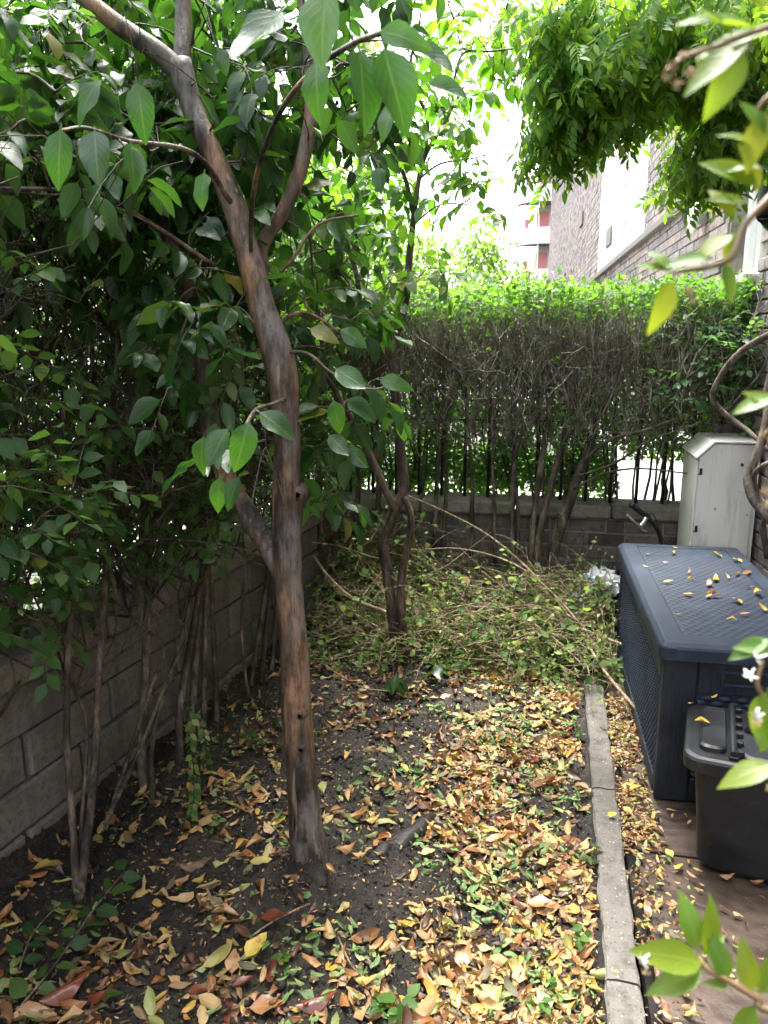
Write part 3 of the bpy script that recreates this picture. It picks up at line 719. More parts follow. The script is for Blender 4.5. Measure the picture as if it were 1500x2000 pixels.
# ---------------------------------------------------------------- far balcony block and far trees
AY = 55.
bb = thing('apartment_block', 'far white block with rounded balconies and red panels', 'building', (.2, AY, -.06))
b = MB(); b.box((-1.1, AY, -.06), (7, AY+8, 15.5)); b.build('wall', M['balcony_white'], bb)
z1_, z2_ = at(1035, 482, AY)[2], at(1035, 402, AY)[2]; fh = z2_-z1_; bc = (-.75, AY-.02)
for z in (z1_-fh, z1_, z2_, z2_+fh):
    def half(r, z0, z1):
        a = np.linspace(math.pi, 2*math.pi, 25); V = [[bc[0]+r*math.cos(t), bc[1]+r*.9*math.sin(t), zz] for zz in (z0, z1) for t in a]; n = 25
        F = [(k, k+1, n+k+1, n+k) for k in range(n-1)]+[tuple(range(n))[::-1], tuple(range(n, 2*n)), (0, n, 2*n-1, n-1)]
        return V, F
    sl = mobj('balcony', *half(1.85, z, z+.16), M['balcony_soffit'], bb, False)
    a = np.linspace(math.pi, 2*math.pi, 25); V = []; F = []
    for t in a:
        for r, zz in ((1.9, z-.03), (1.9, z+1.0), (1.84, z+1.0), (1.84, z-.03)): V.append([bc[0]+r*math.cos(t), bc[1]+r*.9*math.sin(t), zz])
    for k in range(24):
        for q in range(4): F.append((k*4+q, k*4+(q+1) % 4, k*4+4+(q+1) % 4, k*4+4+q))
    mobj('parapet', V, F, M['balcony_white'], sl, False)
    for t in (3.4, 3.9, 4.5, 5.2):
        x, y = bc[0]+1.75*math.cos(t), bc[1]+1.6*math.sin(t); bx_ = MB(); bx_.tube([[x, y, z+.16], [x, y, z+fh]], .05, 8); bx_.build('post', M['balcony_white'], sl)
    bx_ = MB(); bx_.box((-1.3, AY-.1, z+.9), (-.5, AY-.03, z+fh-.4)); bx_.build('red_panel', M['balcony_red'], sl)
    bx_ = MB(); bx_.box((-2.1, AY-1.0, z+1.0), (-1.75, AY-.9, z+1.6)); bx_.build('red_panel', M['balcony_red'], sl)

def far_tree(loc, h, rad, nleaf, size, label, mat='far_leaf', group='trees beyond the hedge'):
    t = thing('street_tree', label, 'tree', loc, group); loc = np.array(loc, float)
    Q, R, (V, F) = bough([loc, loc+[.1, 0, h*.3], loc+[-.05, .1, h*.6]], [h*.025, h*.02, h*.012]); mobj('trunk', V, F, M['stem'], t)
    lines = []; P = []
    for k in range(26):
        c = blob(loc+[0, 0, h*.68], np.array(rad)*.8, 1, .5)[0]
        lines.append((smooth_path(np.array([loc+[0, 0, h*.45], (loc+[0, 0, h*.6]+c)/2, c]), 3), h*.008, .008))
        P.append(blob(c, np.array(rad)*rng.uniform(.28, .45), nleaf//26, .3))
    V, F = twigs_mesh(lines, 5); mobj('branches', V, F, M['stem'], t)
    P = np.vstack(P); n = len(P); D = nrm(rng.normal(size=(n, 3))+[0, 0, -.5]); N = nrm(rng.normal(size=(n, 3))*.6+[0, 0, 1])
    leafset(t, T_PRI, P, D, N, size*rng.uniform(.7, 1.3, n), M[mat], cap=0, rest='crown')
far_tree((-2.6, 21, -.06), 5.0, (2.2, 2, 1.5), 6000, .16, 'pale rounded tree far beyond the back hedge, left of the balconies')
far_tree((-5.2, 17, -.06), 6.2, (2.2, 2, 1.9), 6000, .15, 'tall pale tree partly hidden behind the thin young tree')
far_tree((-4.6, 8.6, -.06), 5.6, (2.0, 1.9, 2.0), 8000, .1, 'bright green street tree seen through the gap between the trunks', 'privet_bright')
far_tree((-5.6, 4.3, -.06), 5.6, (1.8, 2.2, 2.2), 8000, .1, 'bright green street tree behind the left hedge at the top left', 'privet_bright')

# ================================================================== TREES
# --- big camellia in front
ct = thing('camellia_tree', 'large camellia with a leaning bare brown trunk and glossy dark leaves', 'tree', (-.67, 2.02, 0))
skel = []
def limb(parent, pts, ys, R, name='branch', mat='camellia_bark', k=5, n=12, bump=.05, store=True, seed=0, zs=None):
    ys = np.interp(np.linspace(0, 1, len(pts)), np.linspace(0, 1, len(ys)), ys)
    P = np.array([at(a, b, y) for (a, b), y in zip(pts, ys)])
    if zs is not None: P[0][2] = zs
    R = np.interp(np.linspace(0, 1, len(pts)), np.linspace(0, 1, len(R)), R)
    Q, RR, (V, F) = bough(P, R, k, n, bump, seed); 
    if store is not None: store_list = skel if store is True else store; store_list += list(Q[len(Q)//4:])
    return mobj(name, V, F, M[mat], parent), Q
trunk_px = [(617, 1745), (610, 1700), (597, 1610), (588, 1500), (580, 1400), (573, 1250), (563, 1130), (560, 1000), (561, 900), (558, 800), (545, 700), (518, 620), (488, 510), (460, 410), (415, 300), (375, 210), (350, 120)]
P = np.array([at(a, b, y) for (a, b), y in zip(trunk_px, np.linspace(2.02, 2.08, len(trunk_px)))])
R = [.095, .066, .052, .046, .0445, .042, .041, .043, .038, .039, .043, .039, .034, .032, .029, .029, .032]
Q, RR, (V, F) = bough(P, R, 6, 20, .05, 2)
trunk = mobj('trunk', V, F, M['camellia_bark'], ct); skel += list(Q[70:])
for (a, b_, y, r) in ((582, 965, 2.035, .026), (588, 1395, 2.0, .018), (590, 1460, 2.0, .014)):   # healed knots
    c = at(a, b_, y); V, F = tubemesh([c+[0, .03, 0], c+[0, .0, 0], c+[0, -.016, 0], c+[0, -.012, 0]], [r*1.1, r, r*.7, r*.3], 14); V[:, 1] = np.maximum(V[:, 1], c[1]-.012); mobj('knot', V, F, M['camellia_bark'], trunk)
limb(ct, [(352, 140), (300, 95), (235, 52), (170, 0), (90, -60), (0, -110)], (2.08, 2.0), (.029, .023, .014))
limb(ct, [(352, 150), (357, 80), (358, 0), (370, -110), (400, -220)], (2.08, 2.2), (.025, .02, .014))
limb(ct, [(555, 1120), (520, 1060), (485, 1005), (445, 940), (415, 850), (400, 740), (385, 640), (350, 520), (300, 400)], (2.06, 2.3), (.034, .03, .02))
limb(ct, [(540, 690), (520, 600), (508, 520), (515, 470), (555, 410), (590, 320), (607, 220), (603, 100), (590, -20), (600, -160)], (2.1, 2.32), (.022, .021, .015))
limb(ct, [(490, 490), (492, 400), (510, 310), (550, 215), (610, 140), (690, 85), (760, 60)], (2.03, 1.15), (.006, .006, .004), n=8)
limb(ct, [(455, 400), (380, 300), (250, 275), (170, 250), (118, 255)], (2.05, 1.4), (.007, .005, .003), n=8)
limb(ct, [(556, 780), (530, 790), (500, 800), (480, 830)], (2.02, 1.55), (.006, .004), n=8)
limb(ct, [(545, 690), (600, 690), (650, 730), (720, 760), (770, 750)], (2.05, 2.0), (.005, .0025), n=8, mat='small_bark')
limb(ct, [(530, 640), (590, 610), (650, 640), (700, 690)], (2.07, 2.2), (.006, .003), n=8)
limb(ct, [(500, 560), (560, 520), (620, 440), (700, 420)], (2.1, 2.1), (.006, .003), n=8)
limb(ct, [(0, 735/2), (100, 370), (200, 380), (300, 440), (420, 520)], (1.7, 2.1), (.004, .007), n=8)
tg = [blob(at(100, 60, 2.0), (.45, .5, .3), 55), blob(at(320, 120, 2.3), (.45, .45, .3), 55), blob(at(520, 90, 2.4), (.4, .4, .3), 50),
      blob(at(690, 60, 2.3), (.3, .4, .25), 28), blob(at(330, 280, 2.2), (.3, .3, .2), 26), blob(at(130, 280, 1.7), (.22, .2, .12), 14),
      blob(at(120, 420, 2.2), (.3, .3, .2), 24), blob(at(430, 560, 2.15), (.16, .18, .14), 20), blob(at(400, 680, 2.0), (.14, .16, .16), 18),
      blob(at(620, 610, 2.3), (.15, .2, .13), 16), blob(at(690, 770, 2.1), (.1, .1, .07), 7), blob(at(600, 480, 2.4), (.18, .2, .14), 14), blob(at(480, 850, 1.75), (.06, .06, .06), 3),
      blob((-1.35, 1.7, 3.1), (.8, 1.2, .35), 70), blob((-1.2, 1.3, 2.7), (.5, .8, .4), 40), blob(at(570, 880, 2.2), (.06, .06, .1), 5), blob(at(640, 960, 2.2), (.05, .05, .08), 3)]  # the overhead crown blobs out of view are added to shade the left
tg = np.vstack([np.vstack(tg), blob(at(150, 200, 2.7), (.6, .45, .4), 95), blob(at(420, 260, 2.8), (.5, .35, .35), 85), blob(at(60, 150, 2.3), (.5, .5, .35), 60), blob(at(420, 60, 2.6), (.5, .4, .3), 60), blob(at(250, 330, 2.3), (.35, .3, .2), 34), blob(at(640, 200, 2.3), (.2, .25, .2), 22), blob(at(330, 470, 2.2), (.22, .2, .16), 24)])
u, v, c = project(tg); tg = tg[~((u > 790) & (v > 60) & (u < 1600))]; dd = np.linalg.norm(tg-EYE, axis=1); tg = tg[dd > 1.05]
lines, P, D, N, S = crown(skel, tg, .15, 7, .1, .75, .008)
# the large leaves that hang closest to the viewer
for a, b_, d, ang, s in ((700, 85, 1.12, -.12, .118), (745, 75, 1.1, -.3, .118), (620, 105, 1.25, .03, .1), (560, 10, 1.2, .6, .115), (640, -40, 1.15, .1, .115), (730, 60, 1.2, -1.3, .085),
                        (120, 240, 1.3, .1, .095), (185, 245, 1.3, -.1, .095), (255, 275, 1.35, -.15, .085), (205, 150, 1.45, .7, .09), (400, 330, 1.5, .1, .075), (265, 150, 1.4, -.15, .1),
                        (490, 815, 1.3, .25, .1), (450, 830, 1.35, .5, .085), (500, 800, 1.3, -.95, .085), (400, 845, 1.4, .2, .08), (470, 925, 1.4, .4, .075), (430, 925, 1.45, .1, .08), (650, 715, 1.85, -.9, .105), (735, 740, 1.9, -1.35, .1), (672, 775, 1.85, -.9, .1), (650, 775, 1.8, -.2, .095), (640, 845, 1.85, -.7, .085), (672, 870, 1.85, -.8, .08), (600, 640, 1.9, -1.2, .09), (660, 640, 1.95, -1.0, .09), (800, 90, 1.25, -1.0, .075), (830, 160, 1.3, -1.2, .07), (775, 190, 1.3, .4, .07)):
    p = atd(a, b_, d); dv = nrm(-UP*math.cos(ang)-RT*math.sin(ang)+FW*rng.uniform(-.25, .15)); P.append(p); D.append(dv); N.append(nrm(-FW*1.0+UP*.35+RT*rng.normal(0, .35))); S.append(s)
KEEP = len(P)-29
pa = np.array(P); u, v, c = project(pa); clear = np.ones(len(pa), bool)
for poly in (trunk_px[7:], [(352, 140), (300, 95), (235, 52), (170, 0)], [(352, 150), (357, 80), (358, 0)], [(508, 520), (515, 470), (555, 410), (590, 320), (607, 220), (603, 100)], [(555, 1120), (520, 1060), (485, 1005)]):
    Q = smooth_path(np.array([[a_, b_, 0] for a_, b_ in poly], float), 6)[:, :2]
    near = np.min(np.hypot(u[:, None]-Q[None, :, 0], (v+25)[:, None]-Q[None, :, 1]), 1); clear &= ~((near < 62) & (pa[:, 1] < 2.12))
clear[KEEP:] = True
P, D, N, S = [list(np.array(t_)[clear]) for t_ in (P, D, N, S)]
V, F = twigs_mesh(lines, 5); mobj('twigs', V, F, M['small_bark'], ct)['kind'] = 'stuff'
leafset(ct, T_CAM, P, D, N, S, M['camellia'])
# surface root running away from the trunk
Pr = np.array([atz(a, b_, z) for a, b_, z in ((630, 1740, .02), (670, 1718, -.005), (710, 1700, .0), (745, 1672, .014), (775, 1655, .006), (812, 1625, .01), (850, 1598, -.016), (890, 1570, -.05))])
Q, RR, (V, F) = bough(Pr, [.028, .02, .026, .034, .03, .033, .026, .02], 6, 14, .2, 5); mobj('root', V, F, M['root'], ct)
tb = atz(613, 1722)
for ang, L_, r in ((2.4, .2, .028),):
    d_ = np.array([math.cos(ang), math.sin(ang), 0]); e_ = lambda q, up: np.array([*(tb+d_*q*L_)[:2], soil_h(*(tb+d_*q*L_)[:2])+up])
    Q, RR, (V, F) = bough([tb+[0, 0, .1], e_(.25, .012), e_(.5, -.01), e_(.8, -.022), e_(1.1, -.05)], [r*.9, r, r*.8, r*.6, r*.4], 5, 12, .1, ang); mobj('root', V, F, M['root'], ct)

# --- thin young camellia with two stems
yt = thing('young_camellia_tree', 'thin two-stemmed young tree in front of the railings', 'tree', (-.7, 3.7, 0))
sk2 = []; y2 = (3.7, 3.72)
kw = dict(mat='small_bark', store=sk2, n=10)
limb(yt, [(779, 1325), (768, 1200), (757, 1120), (749, 1060), (768, 1005), (788, 950), (780, 860), (773, 780), (766, 690), (790, 600), (800, 500), (812, 390), (828, 310), (865, 245), (905, 170)], y2, (.036, .029, .027, .026, .022, .019, .015, .011, .006), name='stem', k=5, bump=.06, mat='small_bark', store=sk2, n=12)
limb(yt, [(800, 1325), (786, 1210), (784, 1130), (797, 1065), (803, 1010), (789, 970)], (3.66, 3.69), (.026, .022, .018, .016), name='stem', **kw)
limb(yt, [(772, 1000), (745, 940), (705, 850), (670, 790), (640, 740), (595, 690)], (3.7, 3.5), (.02, .016, .008), name='branch', **kw)
limb(yt, [(766, 700), (735, 645), (705, 597), (697, 540), (675, 465), (655, 400)], (3.7, 3.6), (.016, .013, .006), name='branch', **kw)
limb(yt, [(808, 420), (790, 345), (760, 290), (700, 245), (660, 225)], (3.72, 3.6), (.012, .009, .005), name='branch', **kw)
limb(yt, [(818, 350), (860, 320), (920, 310), (990, 290)], (3.72, 3.6), (.006, .004, .002), name='branch', **kw)
limb(yt, [(828, 310), (835, 230), (800, 150), (820, 40)], (3.72, 3.6), (.01, .008, .005), name='branch', **kw)
limb(yt, [(806, 440), (860, 400), (930, 400), (1000, 390)], (3.72, 3.6), (.005, .003, .002), name='branch', **kw)
limb(yt, [(880, 220), (900, 110), (960, 100), (1050, 90)], (3.72, 3.3), (.006, .005, .003), name='branch', **kw)
tg = np.vstack([blob(at(760, 260, 3.7), (.35, .35, .3), 42), blob(at(880, 150, 3.6), (.28, .35, .25), 38), blob(at(880, 340, 3.65), (.22, .25, .15), 14), blob(at(930, 390, 3.6), (.14, .2, .06), 6), blob(at(720, 430, 3.7), (.25, .3, .2), 30), blob(at(780, 560, 3.6), (.14, .15, .12), 14),
                blob(at(830, 530, 3.5), (.08, .1, .06), 5), blob(at(820, 30, 3.6), (.4, .5, .25), 40), blob(at(660, 330, 3.9), (.3, .3, .3), 30), blob(at(970, 60, 3.4), (.2, .3, .14), 20), blob(at(600, 650, 3.5), (.2, .2, .15), 18)])
u, v, c = project(tg); tg = tg[~((u > 935) & (v > 170)) | ((v > 270) & (v < 420) & (u < 1000))]
lines, P, D, N, S = crown(sk2, tg, .14, 6, .09, .55, .006)
V, F = twigs_mesh(lines, 4); mobj('twigs', V, F, M['small_bark'], yt)['kind'] = 'stuff'
leafset(yt, T_CAM, P, D, N, S, M['camellia_light'])

# glossy seedlings at the foot of the young tree
for (a, b_, nl, lab) in ((775, 1360, 7, 'glossy dark seedling with yellow-green centre left of the young tree foot'), (850, 1335, 4, 'glossy dark seedling right of the young tree foot')):
    p0 = atz(a, b_, soil_h(*atz(a, b_)[:2])); sd = thing('camellia_seedling', lab, 'seedling', p0, 'glossy seedlings')
    b = MB(); b.tube([p0-[0, 0, .02], p0+[0, 0, .07], p0+[.01, 0, .12]], [.004, .003, .002], 6); b.build('stem', M['small_bark'], sd)
    ang = np.linspace(0, 6.28, nl, endpoint=False)+rng.uniform(0, 1); 
    Pq = [p0+[0, 0, .06+.06*rng.random()] for _ in ang]; Dq = [[math.cos(t), math.sin(t), -.7] for t in ang]
    leafset(sd, T_CAM, Pq, np.array(Dq), np.stack([np.cos(ang), np.sin(ang)-.2, np.full(nl, .6)], -1), rng.uniform(.085, .11, nl), M['camellia'])

# ================================================================== HEDGES
def spray(p, d, L, r, level, out, wob=.25, kids=5, up=.25):
    m = 5; pts = [np.array(p, float)]; d = nrm(d)
    for k in range(m-1):
        d = nrm(d+rng.normal(0, wob, 3)+[0, 0, up*.4]); pts.append(pts[-1]+d*L/(m-1))
    out.append((np.array(pts), r, r*.55)); 
    if level > 0:
        for k in range(kids):
            t = rng.uniform(.25, 1); q = pts[min(m-1, int(t*(m-1)+.5))]
            dd = nrm(d*.7+rng.normal(0, .55, 3)+[0, 0, up]); spray(q, dd, L*rng.uniform(.45, .75), r*.55, level-1, out, wob, kids, up)
# --- back hedge
bh = thing('privet_hedge', 'tall back hedge, bare brown twigs below and a clipped bright green top', 'hedge', (0, 4.8, 0))
def hstem(parent, pts, y, R, name='stem', mat='stem'):
    P = np.array([at(a, b_, yy) for (a, b_), yy in zip(pts, np.interp(np.linspace(0, 1, len(pts)), [0, 1], y))]); 
    Q, RR, (V, F) = bough(P, np.interp(np.linspace(0, 1, len(P)), np.linspace(0, 1, len(R)), R), 4, 9, .07, random.random()*9)
    mobj(name, V, F, M[mat], parent); return Q
tops = []
for pts, y, R in (([(1072, 1130), (1085, 1060), (1105, 1000), (1130, 930), (1150, 880), (1165, 830), (1180, 770)], (4.55, 4.75), (.036, .032, .022, .012)),
                  ([(1046, 1125), (1055, 1040), (1075, 950), (1095, 880), (1118, 820), (1125, 750)], (4.58, 4.75), (.022, .019, .01)),
                  ([(1036, 1120), (1042, 1020), (1055, 920), (1068, 840), (1075, 760), (1060, 690)], (4.6, 4.78), (.021, .018, .009)),
                  ([(1002, 1120), (1000, 1000), (1005, 900), (1025, 830), (1050, 790)], (4.6, 4.75), (.014, .012, .006)),
                  ([(1008, 1120), (1012, 1010), (1003, 900), (998, 800)], (4.63, 4.78), (.014, .011, .006)),
                  ([(967, 1110), (966, 1000), (962, 880), (975, 780)], (4.6, 4.75), (.012, .01, .006)),
                  ([(1085, 1060), (1090, 1000), (1098, 1020)], (4.58, 4.55), (.008, .004)),
                  ([(920, 1090), (922, 960), (915, 840), (905, 760)], (4.65, 4.75), (.013, .011, .006)),
                  ([(848, 1080), (852, 960), (858, 850), (850, 740)], (4.65, 4.8), (.016, .012, .006)),
                  ([(862, 1080), (872, 960), (870, 850), (880, 750)], (4.68, 4.8), (.014, .012, .006)),
                  ([(735, 1060), (740, 940), (735, 820), (745, 700)], (4.6, 4.8), (.02, .016, .008)),
                  ([(690, 1060), (700, 940), (690, 820), (700, 700)], (4.55, 4.75), (.02, .014, .008)),
                  ([(655, 1060), (650, 940), (660, 820), (650, 680)], (4.5, 4.7), (.02, .014, .008)),
                  ([(630, 1080), (622, 960), (630, 840), (610, 680)], (4.4, 4.6), (.022, .014, .008)),
                  ([(1120, 955), (1180, 925), (1250, 915), (1345, 925)], (4.6, 4.55), (.008, .004)),
                  ([(1140, 900), (1190, 860), (1260, 840), (1330, 815), (1420, 800)], (4.62, 4.5), (.011, .005)),
                  ([(1130, 930), (1200, 905), (1270, 860), (1360, 830)], (4.62, 4.5), (.009, .004))):
    Q = hstem(bh, pts, y, R)
    if Q[-1][2] > 1.0 and R[0] > .01: tops += [Q[-1], Q[len(Q)*3//4]]
tw = []; dark = []
for t in tops:
    for k in range(3): spray(t, np.array([rng.normal(0, .4), rng.normal(0, .3), 1]), rng.uniform(.3, .55), .006, 2, tw, .22, 4, .35)
for k in range(150):
    x = rng.uniform(-1.45, 1.0); y = rng.uniform(4.72, 5.25); z = rng.uniform(.95, 1.35)
    spray((x, y, z), (rng.normal(0, .25), rng.normal(0, .2), 1), rng.uniform(.35, .7), .0046, 2, tw, .2, 4, .35)
for k in range(650):     # the grey-brown bushy face just under the green top
    x = rng.uniform(-1.3, .95); y = rng.uniform(4.62, 4.95); z = rng.uniform(1.3, 1.62)
    spray((x, y, z), (rng.normal(0, .35), rng.normal(-.15, .25), 1), rng.uniform(.18, .35), .003, 1, tw, .28, 5, .4)
for k in range(420):     # thinner bare twigs further down the face
    x = rng.uniform(-1.35, 1.0); y = rng.uniform(4.6, 5.0); z = rng.uniform(.95, 1.4)
    spray((x, y, z), (rng.normal(0, .4), rng.normal(-.1, .25), 1), rng.uniform(.2, .4), .0028, 1, tw, .3, 4, .3)
tw = [l for l in tw if l[0][:, 2].max() < 2.06]
for k in range(46):
    x = rng.uniform(-1.4, .95); y = rng.uniform(4.92, 5.25); L_ = rng.uniform(.5, .9); q = np.linspace(0, 1, 5)[:, None]
    dark.append((np.array([x, y, .6])+q*[rng.normal(0, .08), 0, L_]+rng.normal(0, .012, (5, 3))*[1, 1, 0], rng.uniform(.006, .012), .004))
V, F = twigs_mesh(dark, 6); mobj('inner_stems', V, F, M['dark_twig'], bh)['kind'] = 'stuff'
V, F = twigs_mesh(tw, 4); o = mobj('twigs', V, F, M['twig'], bh); o['kind'] = 'stuff'
def hedge_top(x, y): return 1.97+.035*vnoise(x, y, 4, 3)+.045*vnoise(x, y, 13, 6)+.03*vnoise(x, y, 37, 2)
n = 10000; x = rng.uniform(-1.6, 1.12, n); y = rng.uniform(4.55, 5.45, n); z = hedge_top(x, y)-.17*rng.random(n)**1.6+.1*(rng.random(n) > .92)*rng.random(n)
P = [np.stack([x, y, z], -1)]
n = 13000; x = rng.uniform(-1.6, 1.12, n); y = rng.uniform(5.1, 5.65, n); z = rng.uniform(.66, 1.95, n); keep = (vnoise(x, z, 6, 9) > -.3) & ~((x > .4) & (z < .98)); P.append(np.stack([x, y, z], -1)[keep])
n = 17000; x = rng.uniform(-1.6, 1.1, n); z = .62+.65*rng.random(n); kk = (vnoise(x, z, 7, 4) > -.45) & ~((x > .45) & (z < .9)); P.append(np.stack([x, rng.uniform(5.2, 5.6, n), z], -1)[kk])
n = 3500; x = rng.uniform(-1.6, .5, n); P.append(np.stack([x, rng.uniform(5.15, 5.7, n), rng.uniform(.25, .8, n)], -1))
n = 2200; x = rng.uniform(-1.3, 1., n); P.append(np.stack([x, rng.uniform(4.6, 5, n), rng.uniform(1., 1.85, n)], -1))
P = np.vstack(P); n = len(P); D = nrm(rng.normal(size=(n, 3))*[1, 1, .6]+[0, 0, .35]); N = nrm(rng.normal(size=(n, 3))*.7+[0, -.2, 1])
leafset(bh, T_PRI, P, D, N, rng.uniform(.03, .054, n), M['privet_bright'])

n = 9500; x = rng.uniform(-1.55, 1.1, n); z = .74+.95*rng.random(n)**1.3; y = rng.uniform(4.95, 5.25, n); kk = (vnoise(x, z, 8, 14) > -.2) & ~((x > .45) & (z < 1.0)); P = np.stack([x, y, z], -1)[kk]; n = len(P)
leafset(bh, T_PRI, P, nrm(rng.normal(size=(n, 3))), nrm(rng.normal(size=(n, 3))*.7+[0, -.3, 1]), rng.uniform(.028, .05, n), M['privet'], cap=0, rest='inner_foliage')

# --- leafy shrub at the right end of the back hedge
rs = thing('leafy_shrub', 'blue-green leafy shrub above the grey cabinet at the right end of the hedge', 'shrub', (.95, 4.65, 0))
tw = []
b0 = np.array([1.0, 4.66, .05])
Q, RR, (V, F) = bough([b0, b0+[-.01, .02, .6], b0+[-.03, .05, 1.1]], [.02, .016, .01]); mobj('stem', V, F, M['stem'], rs)
tg = np.vstack([blob(at(1420, 680, 4.6), (.22, .22, .2), 110), blob(at(1350, 640, 4.75), (.2, .2, .2), 60), blob(at(1340, 760, 4.6), (.14, .15, .12), 34), blob(at(1460, 780, 4.5), (.14, .15, .12), 36), blob(at(1470, 600, 4.7), (.18, .2, .14), 40)])
lines, P, D, N, S = crown(list(Q), tg, .1, 7, .05, .25, .004); V, F = twigs_mesh(lines, 4); mobj('twigs', V, F, M['stem'], rs)
leafset(rs, T_PRI_N, P, D, N, S, M['shrub'])

# --- left hedge: stems rooted along the wall, dense dark twigs, oval leaves
lh = thing('privet_hedge', 'tall dark leafy hedge growing over the left block wall', 'hedge', (-1.45, 2.5, 0))
def lstem(pts, x, R, mat='stem'):
    P = np.array([atx(a, b_, xx) for (a, b_), xx in zip(pts, np.interp(np.linspace(0, 1, len(pts)), [0, 1], x))])
    Q, RR, (V, F) = bough(P, np.interp(np.linspace(0, 1, len(P)), np.linspace(0, 1, len(R)), R)*.8, 4, 9, .09, random.random()*9)
    mobj('stem', V, F, M[mat], lh); return Q
tops = []
for pts, x, R in (([(155, 1790), (148, 1700), (138, 1560), (130, 1420), (135, 1260), (150, 1100)], (-1.32, -1.42), (.019, .014, .012, .01)),
                  ([(150, 1790), (165, 1680), (185, 1500), (192, 1350), (205, 1150), (215, 950), (225, 760), (235, 560)], (-1.31, -1.4), (.02, .015, .013, .007)),
                  ([(150, 1780), (160, 1600), (170, 1420), (140, 1330), (120, 1250)], (-1.34, -1.45), (.009, .006)),
                  ([(290, 1600), (278, 1480), (285, 1300), (290, 1120), (290, 950), (300, 780)], (-1.38, -1.45), (.024, .019, .012)),
                  ([(205, 1620), (250, 1480), (300, 1330), (320, 1270), (280, 1225), (235, 1180), (215, 1110)], (-1.28, -1.4), (.009, .008, .007)),
                  ([(205, 1610), (270, 1470), (330, 1320), (365, 1240), (330, 1190), (300, 1160)], (-1.27, -1.38), (.009, .008, .006)),
                  ([(300, 1560), (298, 1440), (345, 1280), (370, 1180), (390, 1050), (400, 950)], (-1.33, -1.42), (.013, .011, .008)),
                  ([(350, 1490), (352, 1380), (375, 1240), (392, 1130), (400, 1000)], (-1.36, -1.42), (.02, .017, .01)),
                  ([(375, 1440), (380, 1320), (390, 1200), (398, 1080), (390, 900)], (-1.37, -1.42), (.019, .016, .01)),
                  ([(398, 1410), (400, 1290), (402, 1160), (405, 1000)], (-1.37, -1.42), (.019, .014, .01)),
                  ([(425, 1410), (420, 1300), (415, 1180), (412, 1040)], (-1.36, -1.42), (.018, .013, .01)),
                  ([(487, 1362), (478, 1310), (472, 1220), (480, 1090)], (-1.2, -1.25), (.009, .007)),
                  ([(490, 1340), (505, 1240), (520, 1150), (528, 1060)], (-1.32, -1.36), (.018, .014)),
                  ([(510, 1330), (520, 1230), (530, 1120), (535, 1000)], (-1.32, -1.36), (.018, .014)),
                  ([(530, 1320), (538, 1220), (545, 1120), (548, 1000)], (-1.32, -1.36), (.017, .014)),
                  ([(40, 1330), (0, 1400)], (-1.4, -1.4), (.006, .006)),
                  ([(0, 1225), (70, 1210), (150, 1195), (250, 1205)], (-1.38, -1.42), (.008, .006)),
                  ([(165, 1050), (170, 850), (160, 700), (175, 600)], (-1.4, -1.5), (.008, .005)),
                  ([(120, 970), (125, 800), (150, 600), (170, 480)], (-1.45, -1.5), (.008, .005)),
                  ([(205, 1000), (215, 800), (218, 650)], (-1.4, -1.45), (.009, .005)),
                  ([(285, 1050), (300, 870), (330, 780)], (-1.42, -1.5), (.008, .005)),
                  ([(55, 730), (110, 640), (160, 500)], (-1.45, -1.5), (.006, .004))):
    Q = lstem(pts, x, R); tops.append(Q[-1])
    if len(Q) > 15: tops += [Q[len(Q)*2//3]]
tw = []
for t in tops: 
    for k in range(3): spray(t, np.array([rng.normal(-.1, .4), rng.normal(0, .4), .8]), rng.uniform(.3, .6), .005, 2, tw, .25, 4, .3)
for k in range(260):
    y = rng.uniform(.6, 4.8); x = lwx(y)+rng.uniform(-.3, .15); z = rng.uniform(.6, 1.6)
    spray((x, y, z), (rng.normal(0, .3), rng.normal(0, .4), 1), rng.uniform(.35, .75), .006, 2, tw, .25, 4, .25)
tw = [l for l in tw if np.all(np.linalg.norm(l[0]-EYE, axis=1) > 1.2)]
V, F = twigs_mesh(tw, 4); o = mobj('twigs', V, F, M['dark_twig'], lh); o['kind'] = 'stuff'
# leaf sprays on the garden side
n = 640; y = rng.uniform(.9, 4.7, n); x = lwx(y)+rng.uniform(.0, .42, n)*(1-.25*(y > 3)); z = rng.uniform(.98, 2.5, n)-.1*rng.random(n)
tg = np.stack([x, y, z], -1); u, v, c = project(tg)
tg = tg[(np.linalg.norm(tg-EYE, axis=1) > 1.35) & ~((z < 1.0) & (y > 2.6) & (rng.random(n) > .35))]
tg = np.vstack([tg, blob(at(80, 1010, 1.6), (.13, .15, .13), 20), blob(at(60, 1140, 1.65), (.06, .1, .06), 5), blob(at(400, 1020, 2.4), (.16, .15, .1), 16), blob(at(60, 950, 1.55), (.1, .1, .1), 8)])
lines, P, D, N, S = crown([l[0][2] for l in tw[::3]], tg, .14, 7, .07, .35, .003)
lines = [l for l in lines if np.linalg.norm(l[0][-1]-l[0][0]) < .26]
V, F = twigs_mesh(lines, 4); mobj('shoots', V, F, M['dark_twig'], lh)['kind'] = 'stuff'
n = 52000; y = rng.uniform(-1.2, 5.3, n); x = lwx(y)+rng.uniform(-1.0, .04, n); z = .64+2.15*rng.random(n)**1.05  # unseen stretch behind the viewer is added to darken the left side
hole = vnoise(y*1.3, z*1.3, 4, 12)+.3*rng.normal(size=n) > -.75; Pm = np.stack([x, y, z], -1)[hole]; n = len(Pm)
m_ = 9000; y = rng.uniform(.3, 3.2, m_); Pm = np.vstack([Pm, np.stack([lwx(y)+rng.uniform(-1.1, -.45, m_), y, rng.uniform(1.0, 2.5, m_)], -1)])
